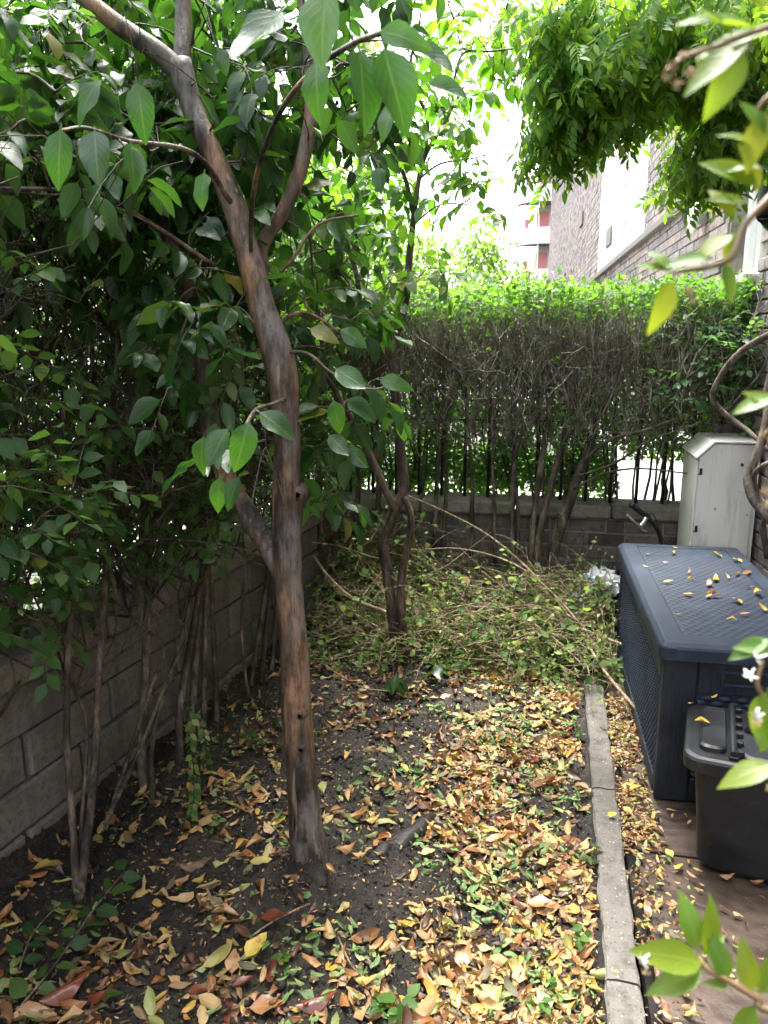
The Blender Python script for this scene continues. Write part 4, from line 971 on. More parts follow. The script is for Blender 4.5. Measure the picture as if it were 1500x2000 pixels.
m_ = 9000; y = rng.uniform(-.5, 5.2, m_); Pm = np.vstack([Pm, np.stack([lwx(y)+rng.uniform(-1.1, -.28, m_), y, rng.uniform(.1, 1.15, m_)], -1)]); n = len(Pm)
P = np.vstack([np.array(P), Pm]); D = np.vstack([np.array(D), nrm(rng.normal(size=(n, 3))+[.2, 0, -.2])]); N = np.vstack([np.array(N), nrm(rng.normal(size=(n, 3))*.7+[.4, 0, .8])]); S = np.concatenate([S, rng.uniform(.04, .068, n)])
leafset(lh, T_PRI, P, D, N, S, M['privet'])

# ================================================================== WISTERIA on the house
wv = thing('wisteria', 'wisteria with twisted grey stems and drooping feathery leaves against the house', 'climber', (1.1, 3.95, 0))
def wl(pts, R, nm='stem', n=12, k=6):
    P = np.array([at(a, b_, y) for a, b_, y in pts]); Q, RR, (V, F) = bough(P, np.interp(np.linspace(0, 1, len(P)), np.linspace(0, 1, len(R)), R), k, n, .1, random.random()*5)
    mobj(nm, V, F, M['vine'], wv); return list(Q)
sk3 = []
wl([(1560, 1150, 3.7), (1530, 1040, 3.75), (1500, 1010, 3.8), (1470, 970, 3.85), (1462, 930, 3.9), (1480, 885, 3.9), (1498, 820, 3.95), (1500, 760, 4.0), (1520, 690, 4.0)], (.027, .024, .02, .017))
wl([(1500, 1090, 3.9), (1490, 1030, 3.9), (1500, 1000, 3.85), (1478, 960, 3.92), (1474, 925, 3.86), (1500, 905, 3.84), (1540, 890, 3.85)], (.016, .014, .012))
wl([(1540, 640, 4.1), (1500, 655, 4.1), (1450, 685, 4.15), (1410, 730, 4.2), (1392, 780, 4.25), (1425, 815, 4.22), (1465, 845, 4.15), (1500, 880, 4.05)], (.017, .016, .014, .011))
sk3 += wl([(1600, 420, 3.9), (1560, 260, 3.7), (1500, 195, 3.6), (1450, 180, 3.55), (1395, 190, 3.5), (1340, 180, 3.45), (1290, 195, 3.4)], (.026, .022, .017, .012), 'branch')
sk3 += wl([(1395, 190, 3.5), (1405, 140, 3.5), (1420, 90, 3.45), (1380, 20, 3.4)], (.013, .01, .007), 'branch', 8)
sk3 += wl([(1450, 180, 3.55), (1490, 130, 3.5), (1480, 60, 3.4), (1430, -40, 3.3)], (.013, .01, .007), 'branch', 8)
sk3 += wl([(1340, 180, 3.45), (1300, 120, 3.4), (1220, 70, 3.35), (1130, 60, 3.3)], (.009, .006, .004), 'branch', 8)
sk3 += wl([(1300, 195, 3.4), (1230, 190, 3.35), (1150, 200, 3.3), (1080, 230, 3.3)], (.008, .006, .003), 'branch', 8)
tg = np.vstack([blob(at(1180, 90, 3.3), (.26, .45, .18), 84, .2), blob(at(1120, 205, 3.3), (.15, .3, .1), 44, .2), blob(at(1200, 175, 3.35), (.18, .3, .1), 40, .2), blob(at(1330, 60, 3.3), (.26, .45, .18), 70, .2), blob(at(1380, 300, 3.6), (.16, .25, .07), 26, .2), blob(at(1440, 260, 3.7), (.14, .25, .12), 26, .2),
                blob(at(1250, -120, 3.3), (.5, .7, .3), 20, .2), blob(at(1090, 270, 3.3), (.07, .15, .05), 12, .2), blob(at(1460, 60, 3.5), (.18, .4, .2), 50, .2), blob(at(1310, 110, 3.45), (.2, .35, .12), 50, .2), blob(at(1430, 190, 3.7), (.18, .3, .1), 34, .2), blob(at(1370, 330, 3.7), (.1, .2, .05), 12, .2), blob(at(1100, 60, 3.2), (.12, .3, .16), 30, .2)])
u, v, c = project(tg); tg = tg[~((u < 1030) | ((u < 1300) & (v > 320) & (u > 1140)) | ((u > 1230) & (u < 1330) & (v > 225) & (v < 330)))]
lines, _, _, _, _ = crown(sk3, tg, .06, 2, .1, .3, .004); V, F = twigs_mesh(lines, 4); mobj('twigs', V, F, M['vine'], wv)['kind'] = 'stuff'
P = np.repeat(tg, 4, 0)+rng.normal(0, .045, (len(tg)*4, 3)); n = len(P)
D = nrm(rng.normal(size=(n, 3))*[.8, .8, .3]+[-.35, -.2, -.75]); N = nrm(rng.normal(size=(n, 3))*.35+[-.2, -.35, .8])
leafset(wv, T_WIS, P, D, N, rng.uniform(.1, .165, n), M['wisteria'])

# ================================================================== CHEST
CA = math.radians(1.0)
CM = Matrix.Translation((.436, 2.68, 0)) @ Matrix.Rotation(CA, 4, 'Z')
CW, CL, CHH = .56, 1.43, .62
chest = thing('storage_chest', 'dark blue-grey resin storage chest with woven pattern and leaves on the lid', 'chest', (.72, 3.4, .006))
def cbox(name, lo, hi, mat, parent=chest, bev=.004, sm=False): b = MB(); b.box(lo, hi, bev, CM); return b.build(name, mat, parent, sm)
cbox('body', (.012, .012, .012), (CW-.012, CL-.012, .55), M['chest'])
PW = .115
for x0, x1, y0, y1 in ((0, PW, 0, .05), (CW-PW, CW, 0, .05), (0, PW, CL-.05, CL), (CW-PW, CW, CL-.05, CL)):
    cbox('corner_post', (x0, y0, .008), (x1, y1, .556), M['chest_grain'], bev=.006)
cbox('top_rail', (PW+.002, .002, .43), (CW-PW-.002, .03, .556), M['chest_grain'])
cbox('base_rail', (PW+.002, .003, .01), (CW-PW-.002, .03, .1), M['chest_grain'])
cbox('handle_recess', (.2, -.0025, .475), (.36, .01, .512), M['bin'], bev=.001)
b = MB()
for q in ((.19, .2, .465, .522), (.36, .37, .465, .522)): b.box((q[0], -.006, q[2]), (q[1], .006, q[3]), .002, CM)
b.box((.2, -.006, .465), (.36, .006, .475), .002, CM); b.box((.2, -.006, .512), (.36, .006, .522), .002, CM); b.build('handle_rim', M['chest'], chest)
def weave(name, o, ux, uy, un, w, h, pu, pv, amp, parent, mat, nu, nv, slope=None):
    """moulded basket weave: over-and-under ribs as relief"""
    a = np.linspace(0, w, nu); c = np.linspace(0, h, nv); A, C_ = np.meshgrid(a, c)
    ph = np.floor(C_/pv); base = np.abs(np.sin(np.pi*C_/pv))**.6
    d = amp*base*(.55+.45*np.sin(2*np.pi*A/pu+np.pi*(ph % 2)))
    edge_ = np.minimum(np.minimum(A, w-A), np.minimum(C_, h-C_)); d = d*np.clip(edge_/.006, 0, 1)
    o, ux, uy, un = [np.array(t, float) for t in (o, ux, uy, un)]
    Vv = o+A[..., None]*ux+C_[..., None]*uy+d[..., None]*un
    if slope is not None: Vv = Vv+slope(A, C_)[..., None]*uy
    Vv = Vv.reshape(-1, 3); Vv = (np.c_[Vv, np.ones(len(Vv))] @ np.array(CM).T)[:, :3]
    i, j = np.meshgrid(np.arange(nv-1), np.arange(nu-1), indexing='ij'); q = i*nu+j; f = np.stack([q, q+1, q+nu+1, q+nu], -1).reshape(-1, 4)
    if np.cross(ux, uy) @ un < 0: f = f[:, ::-1]
    return mobj(name, Vv, f, mat, parent)
weave('front_weave', (PW+.003, .012, .1), (1, 0, 0), (0, 0, 1), (0, -1, 0), CW-2*PW-.006, .33, .055, .02, .009, chest, M['chest'], 100, 150)
weave('side_weave', (.0115, .05, .075), (0, 1, 0), (0, 0, 1), (-1, 0, 0), CL-.1, .40, .034, .0165, .0105, chest, M['chest'], 360, 170)
weave('side_weave', (CW-.0115, .05, .075), (0, 1, 0), (0, 0, 1), (1, 0, 0), CL-.1, .40, .034, .0165, .008, chest, M['chest'], 200, 100)
# tapering board under the lid on the long side and the foot rail
for xs_ in (0, 1):
    o_ = -.001 if xs_ == 0 else CW+.001; i_ = .02 if xs_ == 0 else CW-.02
    V = [[o_, .05, .46], [o_, CL-.05, .49], [o_, CL-.05, .556], [o_, .05, .556], [i_, .05, .46], [i_, CL-.05, .49], [i_, CL-.05, .556], [i_, .05, .556]]
    V = (np.c_[np.array(V), np.ones(8)] @ np.array(CM).T)[:, :3]; F = [(0, 1, 2, 3), (4, 7, 6, 5), (0, 4, 5, 1), (3, 2, 6, 7), (0, 3, 7, 4), (1, 5, 6, 2)]
    mobj('side_board', V, [f[::-1] for f in F] if xs_ == 0 else F, M['chest_grain_y'], chest, False)
    cbox('foot_rail', (min(o_, i_), .051, .01), (max(o_, i_), CL-.051, .078), M['chest_grain_y'])
# lid: skirt, bevel, flat border, sunken woven field
lo, hi = (-.022, -.028), (CW+.022, CL+.02)
prof = [(0, .557), (0, .598), (.004, .606), (.018, .618), (.024, .620), (.085, .623), (.088, .619), (.09, .617)]
V = []; F = []; rings = []
for ins_, z in prof:
    r = []
    cr = max(.03-ins_, .004)
    for cx, cy_, a0 in ((hi[0]-ins_-cr, hi[1]-ins_-cr, 0), (lo[0]+ins_+cr, hi[1]-ins_-cr, 90), (lo[0]+ins_+cr, lo[1]+ins_+cr, 180), (hi[0]-ins_-cr, lo[1]+ins_+cr, 270)):
        for t in np.linspace(0, 90, 5): a = math.radians(a0+t); r.append([cx+cr*math.cos(a), cy_+cr*math.sin(a), z])
    rings.append(r); V += r
m = len(rings[0])
for k in range(len(prof)-1):
    for q in range(m): F.append((k*m+q, k*m+(q+1) % m, (k+1)*m+(q+1) % m, (k+1)*m+q))
F.append(tuple(range(m))[::-1]); F.append(tuple(range((len(prof)-1)*m, len(prof)*m)))
V = (np.c_[np.array(V), np.ones(len(V))] @ np.array(CM).T)[:, :3]
lid = mobj('lid', V, F, M['chest'], chest, False)
weave('lid_weave', (lo[0]+.094, lo[1]+.094, .6175), (1, 0, 0), (0, 1, 0), (0, 0, 1), hi[0]-lo[0]-.188, hi[1]-lo[1]-.188, .036, .024, .0034, lid, M['chest'], 130, 420)
cm = MB(); cm.box((.0, -.0345, .59), (.03, -.0278, .606), .002, CM); cm.build('corner_glint', M['chest'], lid)  # small raised block modelled in place of a glint on the lid corner

# ================================================================== BIN
bp = atz(1350, 1690, .008); BM = Matrix.Translation((.462, 2.26, .008)) @ Matrix.Rotation(math.radians(-11), 4, 'Z')
binn = thing('kerbside_bin', 'black plastic recycling bin with a split hinged lid and handle', 'bin', (.71, 2.45, .008))
def rrect(x0, x1, y0, y1, r, z, k=6):
    P = []
    for cx, cy_, a0 in ((x1-r, y1-r, 0), (x0+r, y1-r, 90), (x0+r, y0+r, 180), (x1-r, y0+r, 270)):
        for t in np.linspace(0, 90, k): a = math.radians(a0+t); P.append([cx+r*math.cos(a), cy_+r*math.sin(a), z])
    return P
def loft(name, rings, mat, parent, Mx, sm=True, cap=True):
    V = []; F = []; m = len(rings[0])
    for r in rings: V += r
    for k in range(len(rings)-1):
        for q in range(m): F.append((k*m+q, k*m+(q+1) % m, (k+1)*m+(q+1) % m, (k+1)*m+q))
    if cap: F.append(tuple(range(m))[::-1]); F.append(tuple(range((len(rings)-1)*m, len(rings)*m)))
    V = (np.c_[np.array(V), np.ones(len(V))] @ np.array(Mx).T)[:, :3]; return mobj(name, V, F, mat, parent, sm)
BW, BD, BH = .45, .36, .412
rings = []
for z, ins_ in ((0, .055), (.012, .04), (.03, .033), (.2, .018), (BH-.045, .002), (BH-.04, .002)): rings.append(rrect(.012+ins_, BW-.012-ins_, .012+ins_, BD-.012-ins_, .04, z))
loft('tub', rings, M['bin'], binn, BM)
L = []
for z, ins_ in ((BH-.05, -.002), (BH-.048, -.018), (BH-.012, -.02), (BH-.004, -.016), (BH, -.006), (BH+.001, .02)): L.append(rrect(ins_, BW-ins_, ins_, BD-ins_, .05, z))
bl = loft('lid', L, M['bin'], binn, BM, False)
fl = [rrect(.022, .1, .03, BD-.03, .026, BH+.0015), rrect(.024, .1, .032, BD-.032, .026, BH+.014), rrect(.032, .096, .04, BD-.04, .022, BH+.02)]
loft('lid_flap', fl, M['bin'], bl, BM, False)
fl = [rrect(.137, BW-.03, .012, BD-.012, .03, BH+.0015), rrect(.139, BW-.032, .014, BD-.014, .03, BH+.008), rrect(.15, BW-.04, .025, BD-.025, .026, BH+.013)]
loft('lid_flap', fl, M['bin'], bl, BM, False)
b = MB(); b.box((.105, .004, BH+.0012), (.133, BD-.004, BH+.012), .003, BM); 
Vt, Ft = tubemesh([[.118, .006, BH+.018], [.118, BD-.006, BH+.018]], .0105, 12); b.add((np.c_[Vt, np.ones(len(Vt))] @ np.array(BM).T)[:, :3], Ft)
b.build('hinge', M['bin'], bl)
for y in np.linspace(.03, BD-.03, 6):
    b = MB(); b.box((.127, y-.011, BH+.008), (.147, y+.011, BH+.026), .003, BM); b.build('hinge_knuckle', M['bin'], bl)
hp = smooth_path(np.array([[.16, .19, BH+.012], [.175, .19, BH+.04], [.205, .187, BH+.056], [.33, .187, BH+.056], [.365, .19, BH+.04], [.38, .19, BH+.012]]), 4)
b = MB(); Vt, Ft = tubemesh(hp, .011, 10); Vt[:, 1] = .187+(Vt[:, 1]-.187)*1.4; b.add((np.c_[Vt, np.ones(len(Vt))] @ np.array(BM).T)[:, :3], Ft); b.build('handle', M['bin'], bl, True)

# ================================================================== CABINET
cb = thing('utility_cabinet', 'weathered grey-white metal utility cabinet with a sloped hood beside the chest', 'cabinet', (.98, 4.5, 0))
cx0, cx1, cy0, cy1, ct_ = .79, 1.085, 4.27, 4.72, 1.135
V = [[cx0, cy0, .1], [cx1, cy0, .1], [cx1, cy0, ct_], [cx0+.075, cy0, ct_], [cx0, cy0, ct_-.075]]
V2 = [[v[0], cy1, v[2]] for v in V]; F = [(0, 1, 2, 3, 4), (9, 8, 7, 6, 5)]+[(k, (k+5), (k+1) % 5+5, (k+1) % 5) for k in range(5)]
mobj('body', V+V2, [f for f in F], M['cabinet'], cb, False)
h = [[cx0-.012, cy0-.012, ct_-.078], [cx0+.07, cy0-.012, ct_+.006], [cx1, cy0-.012, ct_+.006], [cx1, cy0-.012, ct_+.014], [cx0+.065, cy0-.012, ct_+.014], [cx0-.02, cy0-.012, ct_-.073]]
h2 = [[v[0], cy1+.012, v[2]] for v in h]; F = [(0, 1, 2, 3, 4, 5)]+[(11, 10, 9, 8, 7, 6)]+[(k, k+6, (k+1) % 6+6, (k+1) % 6) for k in range(6)]
mobj('hood', h+h2, F, M['cabinet'], cb, False)
b = MB(); b.box((cx0-.008, cy0+.012, .14), (cx0-.0015, cy1-.012, ct_-.09), .003); dr = b.build('door', M['cabinet'], cb)
for z in (.66, .97):
    b = MB(); b.box((cx0+.004, cy0-.006, z), (cx0+.018, cy0-.0005, z+.035), .001); b.box((cx0-.001, cy0-.004, z), (cx0+.004, cy0+.01, z+.006), .001); b.build('hinge', M['iron'], dr)
b = MB(); b.tube([[1.0, cy0+.002, 1.03], [1.0, cy0-.006, 1.03]], .008, 10); b.build('rivet', M['iron'], cb)
b = MB(); b.box((cx1-.085, cy0-.012, .1), (cx1-.02, cy0-.0015, .9), .003); b.build('cable_cover', M['cabinet'], cb)
# brick pier behind the cabinet
pier = thing('brick_pier', 'short weathered brick pier against the house behind the cabinet', 'pier', (1.05, 4.8, 0))
z = 0
for r_ in range(16):
    for k in range(2):
        b = MB(); off = random.uniform(-.003, .003)
        if r_ % 2: b.box((.935+k*.11, 4.735+off, z+.005), (1.04+k*.11, 4.795, z+.07), .004)
        elif k == 0: b.box((.935, 4.735+off, z+.005), (1.15, 4.795, z+.07), .004)
        else: continue
        b.build('brick', M['brick'], pier)
    z += .075

# ================================================================== BICYCLE behind the chest
bk = thing('bicycle', 'small bicycle behind the chest, black grip and silver brake lever showing', 'bicycle', (.5, 4.5, 0))
def bar(name, pts, R, mat, n=10, k=4, parent=bk):
    Q = smooth_path(np.array(pts, float), k); RR = np.interp(np.linspace(0, 1, len(Q)), np.linspace(0, 1, np.size(R)), np.atleast_1d(R)); V, F = tubemesh(Q, RR, n); return mobj(name, V, F, M[mat], parent)
g0, g1, g2 = at(1232, 985, 4.42), at(1262, 1008, 4.45), at(1288, 1045, 4.5)
hb = bar('handlebar', [g1-(g1-g0)*.1, g1, at(1275, 1022, 4.46), g2, at(1300, 1090, 4.52), np.array([.74, 4.56, .5])], .011, 'rubber')
gr = bar('grip', [g0, g0+(g1-g0)*.06, g0+(g1-g0)*.12, g0+(g1-g0)*.2, g1], [.021, .022, .016, .0155, .016], 'rubber', 14, 3)
bar('clamp', [g1, g1+(g2-g1)*.18], .018, 'rubber', 12)
l0 = g1+[0, -.02, -.005]
lv = bar('brake_lever', [l0, at(1250, 1028, 4.4), at(1240, 1020, 4.38), at(1228, 1008, 4.38), at(1224, 1006, 4.38)], [.014, .012, .007, .006, .007], 'steel', 8)
bar('lever_arm', [at(1246, 1024, 4.4), at(1252, 1034, 4.41), at(1264, 1039, 4.43)], [.009, .008, .006], 'steel', 8, parent=lv)
bar('cable', [l0, l0+[.03, -.02, .03], at(1290, 1040, 4.46), at(1305, 1075, 4.5)], .003, 'rubber', 6)
bar('fork', [np.array([.74, 4.56, .5]), np.array([.6, 4.5, .4]), np.array([.42, 4.45, .2])], [.014, .012], 'iron')
bar('frame_tube', [np.array([.74, 4.56, .46]), np.array([.9, 4.62, .3]), np.array([1.0, 4.64, .24])], [.016, .016], 'iron')
wc = np.array([.40, 4.45, .2]); ax1 = nrm(np.array([.95, .25, 0])); ax2 = np.array([0, 0, 1.])
ta = np.linspace(0, 2*np.pi, 73)
ring = np.array([wc+.17*(math.cos(t)*ax1+math.sin(t)*ax2) for t in ta]); RR = .026*(1+.12*np.sign(np.sin(ta*36)))
V, F = tubemesh(ring, RR, 10, False); wh = mobj('wheel', V, F, M['rubber'], bk, False)
V, F = tubemesh(np.array([wc+.145*(math.cos(t)*ax1+math.sin(t)*ax2) for t in ta]), .009, 8, False); mobj('rim', V, F, M['steel'], wh)
for k in range(10):
    t = k*math.pi/5; V, F = tubemesh([wc, wc+.145*(math.cos(t)*ax1+math.sin(t)*ax2)], .0012, 4); mobj('spoke', V, F, M['steel'], wh)

# ================================================================== crumpled bags
def bag(c, r, label, seed, pr=False):
    g = np.random.default_rng(seed); nu, nv = 26, 16; V = []; F = []
    for i in range(nv+1):
        th_ = math.pi*i/nv
        for j in range(nu):
            ph = 2*math.pi*j/nu; d = np.array([math.sin(th_)*math.cos(ph), math.sin(th_)*math.sin(ph), math.cos(th_)])
            q = 1+.34*math.sin(5*ph+3*th_+seed)*math.sin(4*th_+seed)+.2*math.sin(11*ph-7*th_+seed*2)+.1*g.normal()
            V.append(np.array(c)+d*np.array(r)*max(q, .3))
    for i in range(nv):
        for j in range(nu): F.append((i*nu+j, (i+1)*nu+j, (i+1)*nu+(j+1) % nu, i*nu+(j+1) % nu))
    fm = [1 if pr and (f[0] // nu in (5, 6, 7)) and (f[0] % nu in (15, 16, 17)) else 0 for f in F]
    o = mobj('plastic_bag', V, F, [M['bag'], M['bag_print']], None, False, None, fm); tag(o, label, 'bag', 'crumpled white bags by the chest')
bag(at(1172, 1140, 4.35), (.1, .07, .07), 'larger crumpled white plastic bag with blue print left of the chest', 3, True)
bag(at(1125, 1175, 4.25), (.035, .03, .04), 'small torn white plastic scrap lower left of the bigger bag', 5)

# ================================================================== CLIPPINGS HEAP
heap = lambda x, y: (1+.55*vnoise(x, y, 6, 5)+.25*vnoise(x, y, 17, 2))*np.clip(.05+.34*np.exp(-((y-4.5)**2/.2))*np.exp(-((x+1.1)**2/.16))+.07*np.exp(-((y-4.4)**2/.3))+.13*np.exp(-(((x-.28)**2)/.03+((y-4.35)**2)/.05))+.14*np.exp(-(((x+.2)**2)/.25+((y-4.0)**2)/.1))+.12*np.exp(-(((x-.25)**2)/.03+((y-4.1)**2)/.3)), 0, .5)
tw = []; bare = []
for k in range(1500):
    x = rng.uniform(-1.3, .4); y = 3.68+1.0*rng.random(); hh = heap(x, y)*rng.uniform(.25, 1.15); a = rng.uniform(0, 6.28); el = rng.normal(.1, .3); L = rng.uniform(.15, .5)
    if x > .2 and y < 3.3: continue
    spray((x, y, soil_h(x, y)+max(.02, hh)), (math.cos(a), math.sin(a), el), L, rng.uniform(.0018, .004), 1 if k % 3 == 0 else 0, tw, .18, 3, 0)
tw = [l for l in tw if l[0][:, 1].max() < 4.77 and l[0][:, 2].min() > .0 and l[0][:, 0].max() < .405 and l[0][:, 0].min() > -1.3]
for k in range(150):
    x = rng.uniform(-1.2, .36); y = 3.72+.85*rng.random(); a = rng.uniform(-.9, .9)+(math.pi if rng.random() > .5 else 0)
    spray((x, y, soil_h(x, y)+heap(x, y)*rng.uniform(.85, 1.2)+.015), (math.cos(a), math.sin(a), rng.normal(.12, .16)), rng.uniform(.25, .6), rng.uniform(.0016, .0038), 1 if k % 4 == 0 else 0, bare, .14, 3, 0)
bare = [l for l in bare if l[0][:, 1].max() < 4.74 and l[0][:, 2].min() > .02 and l[0][:, 0].max() < .4 and l[0][:, 0].min() > -1.28]
V, F = twigs_mesh(tw+bare, 4); hp_ = mobj('clippings_heap', V, F, M['pale_twig']); tag(hp_, 'heap of cut green hedge clippings against the back wall', 'clippings', kind='stuff')
P, D, N, S = [], [], [], []
for pts, r0, r1 in tw:
    if rng.random() < .15: continue
    for q in range(rng.integers(3, 9)):
        t = rng.uniform(0, 1); k = min(3, int(t*4)); p = pts[k]*(1-(t*4-k))+pts[k+1]*(t*4-k)
        P.append(p); D.append(nrm(rng.normal(size=3)*[1, 1, .5])); N.append(nrm(rng.normal(size=3)*.7+[0, -.3, 1])); S.append(rng.uniform(.018, .034)*(1.9 if rng.random() > .8 else 1))
n = 6500; x = rng.uniform(-1.3, .4, n); y = 3.55+1.2*rng.random(n); z = soil_h(x, y)+heap(x, y)*rng.uniform(.3, .9, n)+.01; kk = vnoise(x, y, 9, 7)+.6*vnoise(x, y, 23, 3) > -.2; x, y, z = x[kk], y[kk], z[kk]; n = len(x)
P = np.vstack([np.array(P), np.stack([x, y, z], -1)]); D = np.vstack([np.array(D), nrm(rng.normal(size=(n, 3))*[1, 1, .4])]); N = np.vstack([np.array(N), nrm(rng.normal(size=(n, 3))*.6+[0, -.2, 1])]); S = np.concatenate([S, rng.uniform(.015, .04, n)])
leafset(hp_, T_PRI, P, D, N, S, M['clipping'], rest='leaves')
for pts, R, lab in (([(790, 965, 4.45), (870, 1000, 4.4), (960, 1050, 4.3), (1060, 1140, 4.15), (1130, 1230, 3.9), (1180, 1310, 3.6), (1250, 1395, 3.25)], (.005, .007, .009), 'long cut branch sloping down over the heap to the chest foot, pale sawn end'),
                    ([(805, 1075, 4.2), (900, 1072, 4.2), (1000, 1100, 4.1), (1080, 1160, 4.0), (1150, 1240, 3.85)], (.004, .007), 'thin brown cut stick lying across the middle of the heap'),
                    ([(612, 1085, 3.9), (640, 1125, 3.85), (690, 1170, 3.8), (752, 1195, 3.75)], (.009, .011), 'curved cut stick between the big trunk and the young tree'),
                    ([(1085, 1212, 4.0), (1140, 1230, 3.85), (1212, 1258, 3.7)], (.006, .008), 'short reddish cut stick touching the side of the chest'),
                    ([(860, 1190, 3.9), (960, 1180, 3.95), (1060, 1230, 3.8), (1150, 1310, 3.55)], (.004, .005), 'bent thin stick on the lower right edge of the heap'),
                    ([(640, 1230, 3.7), (720, 1150, 3.9), (760, 1095, 4.0)], (.004, .006), 'thin stick leaning behind the young tree stem'),
                    ([(940, 1115, 4.2), (1050, 1190, 4.0), (1180, 1200, 4.1)], (.004, .005), 'fine pale stick across the top right of the heap'),
                    ([(620, 1290, 3.55), (700, 1340, 3.35), (760, 1350, 3.3)], (.004, .004), 'thin brown stick on the soil beside the seedlings')):
    Pq = np.array([at(*p) for p in pts]); Q, RR, (V, F) = bough(Pq, np.interp(np.linspace(0, 1, len(Pq)), np.linspace(0, 1, len(R)), R), 4, 7, .06, 1)
    r_ = thing('cut_branch', lab, 'branch', Pq[len(Pq)//2], 'cut branches on the clippings heap'); mobj('stick', V, F, M['pale_twig'], r_)
    e = Q[-1]; d = nrm(Q[-1]-Q[-2]); V, F = tubemesh([e-d*.002, e+d*.003], R[-1]*.97, 8); mobj('cut_end', V, F, M['cut_wood'], r_)
# sticks on the bed
for pts, lab in (([(980, 1240), (985, 1290), (1010, 1340)], 'short dark stub standing on the soil in front of the heap'), ([(490, 1830), (540, 1795), (605, 1765)], 'thin grey twig lying on the soil left of the trunk foot'),
                 ([(660, 1830), (690, 1890), (740, 1930)], 'thin bent twig on the soil below the trunk'), ([(760, 1550), (850, 1520), (930, 1490), (1110, 1540)], 'thin long twig lying among the orange leaves')):
    Pq = np.array([atz(a, b_, soil_h(*atz(a, b_)[:2])+.012) for a, b_ in pts]); Q, RR, (V, F) = bough(Pq, [.006 if 'stub' in lab else .003]*len(Pq), 4, 6)
    tag(mobj('fallen_twig', V, F, M['small_bark'] if 'stub' in lab else M['pale_twig']), lab, 'twig', 'fallen twigs on the bed')

# ================================================================== FALLEN LEAVES
def litter_density(x, y):
    d = .32+.0*x
    d = d+1.0*np.clip((x+.5)/.25, 0, 1)*np.clip((y-1.2)/.3, 0, 1)
    d = d*(1-.9*np.exp(-(((x+.55)**2+(y-1.95)**2)/.06)))*(1-.75*np.exp(-(((x+.35)**2)/.01+((y-2.3)**2)/.04)))
    d = d*(1-.6*np.exp(-(((x+.85)**2)/.06+((y-2.9)**2)/.5)))
    d = d*np.clip(.7+1.3*vnoise(x, y, 4.2, 21), .04, 1.7)*np.clip(.8+1.1*vnoise(x, y, 12, 8), .08, 1.7)
    return d*np.clip((3.95-y)/.3, .15, 1)
def scatter_litter(n0, x0, x1, y0, y1, smin, smax, h, dens=None, pw=1.0):
    x = rng.uniform(x0, x1, n0); y = y0+(y1-y0)*rng.random(n0)**pw
    if dens is not None: k = rng.random(n0)*1.9 < dens(x, y); x, y = x[k], y[k]
    n = len(x); a = rng.uniform(0, 6.28, n); S = smin+(smax-smin)*rng.random(n)**2
    D = np.stack([np.cos(a), np.sin(a), rng.normal(0, .16, n)], -1); N = nrm(rng.normal(size=(n, 3))*.33+[0, 0, 1]); flip = rng.random(n) > .6; N[flip] *= -1
    return np.stack([x, y, h(x, y)+.006+.012*rng.random(n)], -1), D, N, S
sets = [scatter_litter(36000, -1.5, .19, .9, 3.95, .018, .08, soil_h, litter_density, 1.1),
        scatter_litter(1100, -1.45, .17, 1.1, 2.8, .06, .105, soil_h, lambda x, y: .8*litter_density(x, y)+.3),
        scatter_litter(2900, .3, .425, 1.2, 3.5, .014, .045, lambda x, y: .01+0*x, lambda x, y: np.where(y > 2.3, 1.9, .55)*np.clip(.8+vnoise(x, y, 11, 5), .15, 1.3)),
        scatter_litter(360, .36, .6, 1.2, 2.6, .018, .04, lambda x, y: .01+0*x, lambda x, y: np.clip(.35-(x-.4), 0, 1)*(np.clip(vnoise(x, y, 8, 2)+.5, 0, 2))*2),
        scatter_litter(70, .45, 1.0, 1.2, 2.25, .02, .04, lambda x, y: .01+0*x)]
P, D, N, S = [np.concatenate(t) for t in zip(*sets)]
leafset(soil, T_LIT, P, D, N, S, M['litter'], rest='leaf_litter')
gd = lambda x, y: np.clip(1.8*vnoise(x, y, 5.5, 33)+.25, 0, 1.6)*np.clip((x+.75)/.3, .15, 1)
P, D, N, S = scatter_litter(11000, -1.4, .19, 1.0, 3.9, .016, .055, soil_h, gd); P[:, 2] += .006
leafset(soil, T_LIT, P, D, N, S, M['green_litter'], rest='green_leaf_litter', cap=60)
rd = lambda x, y: 1.2*np.exp(-(((x+1.1)**2)/.03+((y-1.45)**2)/.05))+np.exp(-(((x+.65)**2)/.012+((y-1.5)**2)/.012))+.9*np.exp(-(((x+.1)**2)/.03+((y-2.75)**2)/.03))+.5*np.exp(-(((x+.75)**2)/.02+((y-3.2)**2)/.03))
P, D, N, S = scatter_litter(5000, -1.4, .19, 1.0, 3.9, .03, .085, soil_h, rd); P[:, 2] += .006
leafset(soil, T_LIT, P, D, N, S, M['red_leaf'], rest='red_leaf_litter', cap=40)
P, D, N, S = scatter_litter(26000, -1.5, .2, .9, 3.95, .006, .022, soil_h, lambda x, y: .8+0*x)
P[:, 2] -= .008
leafset(soil, T_DEB, P, D, N, S, M['litter'], rest='leaf_crumbs', cap=0)
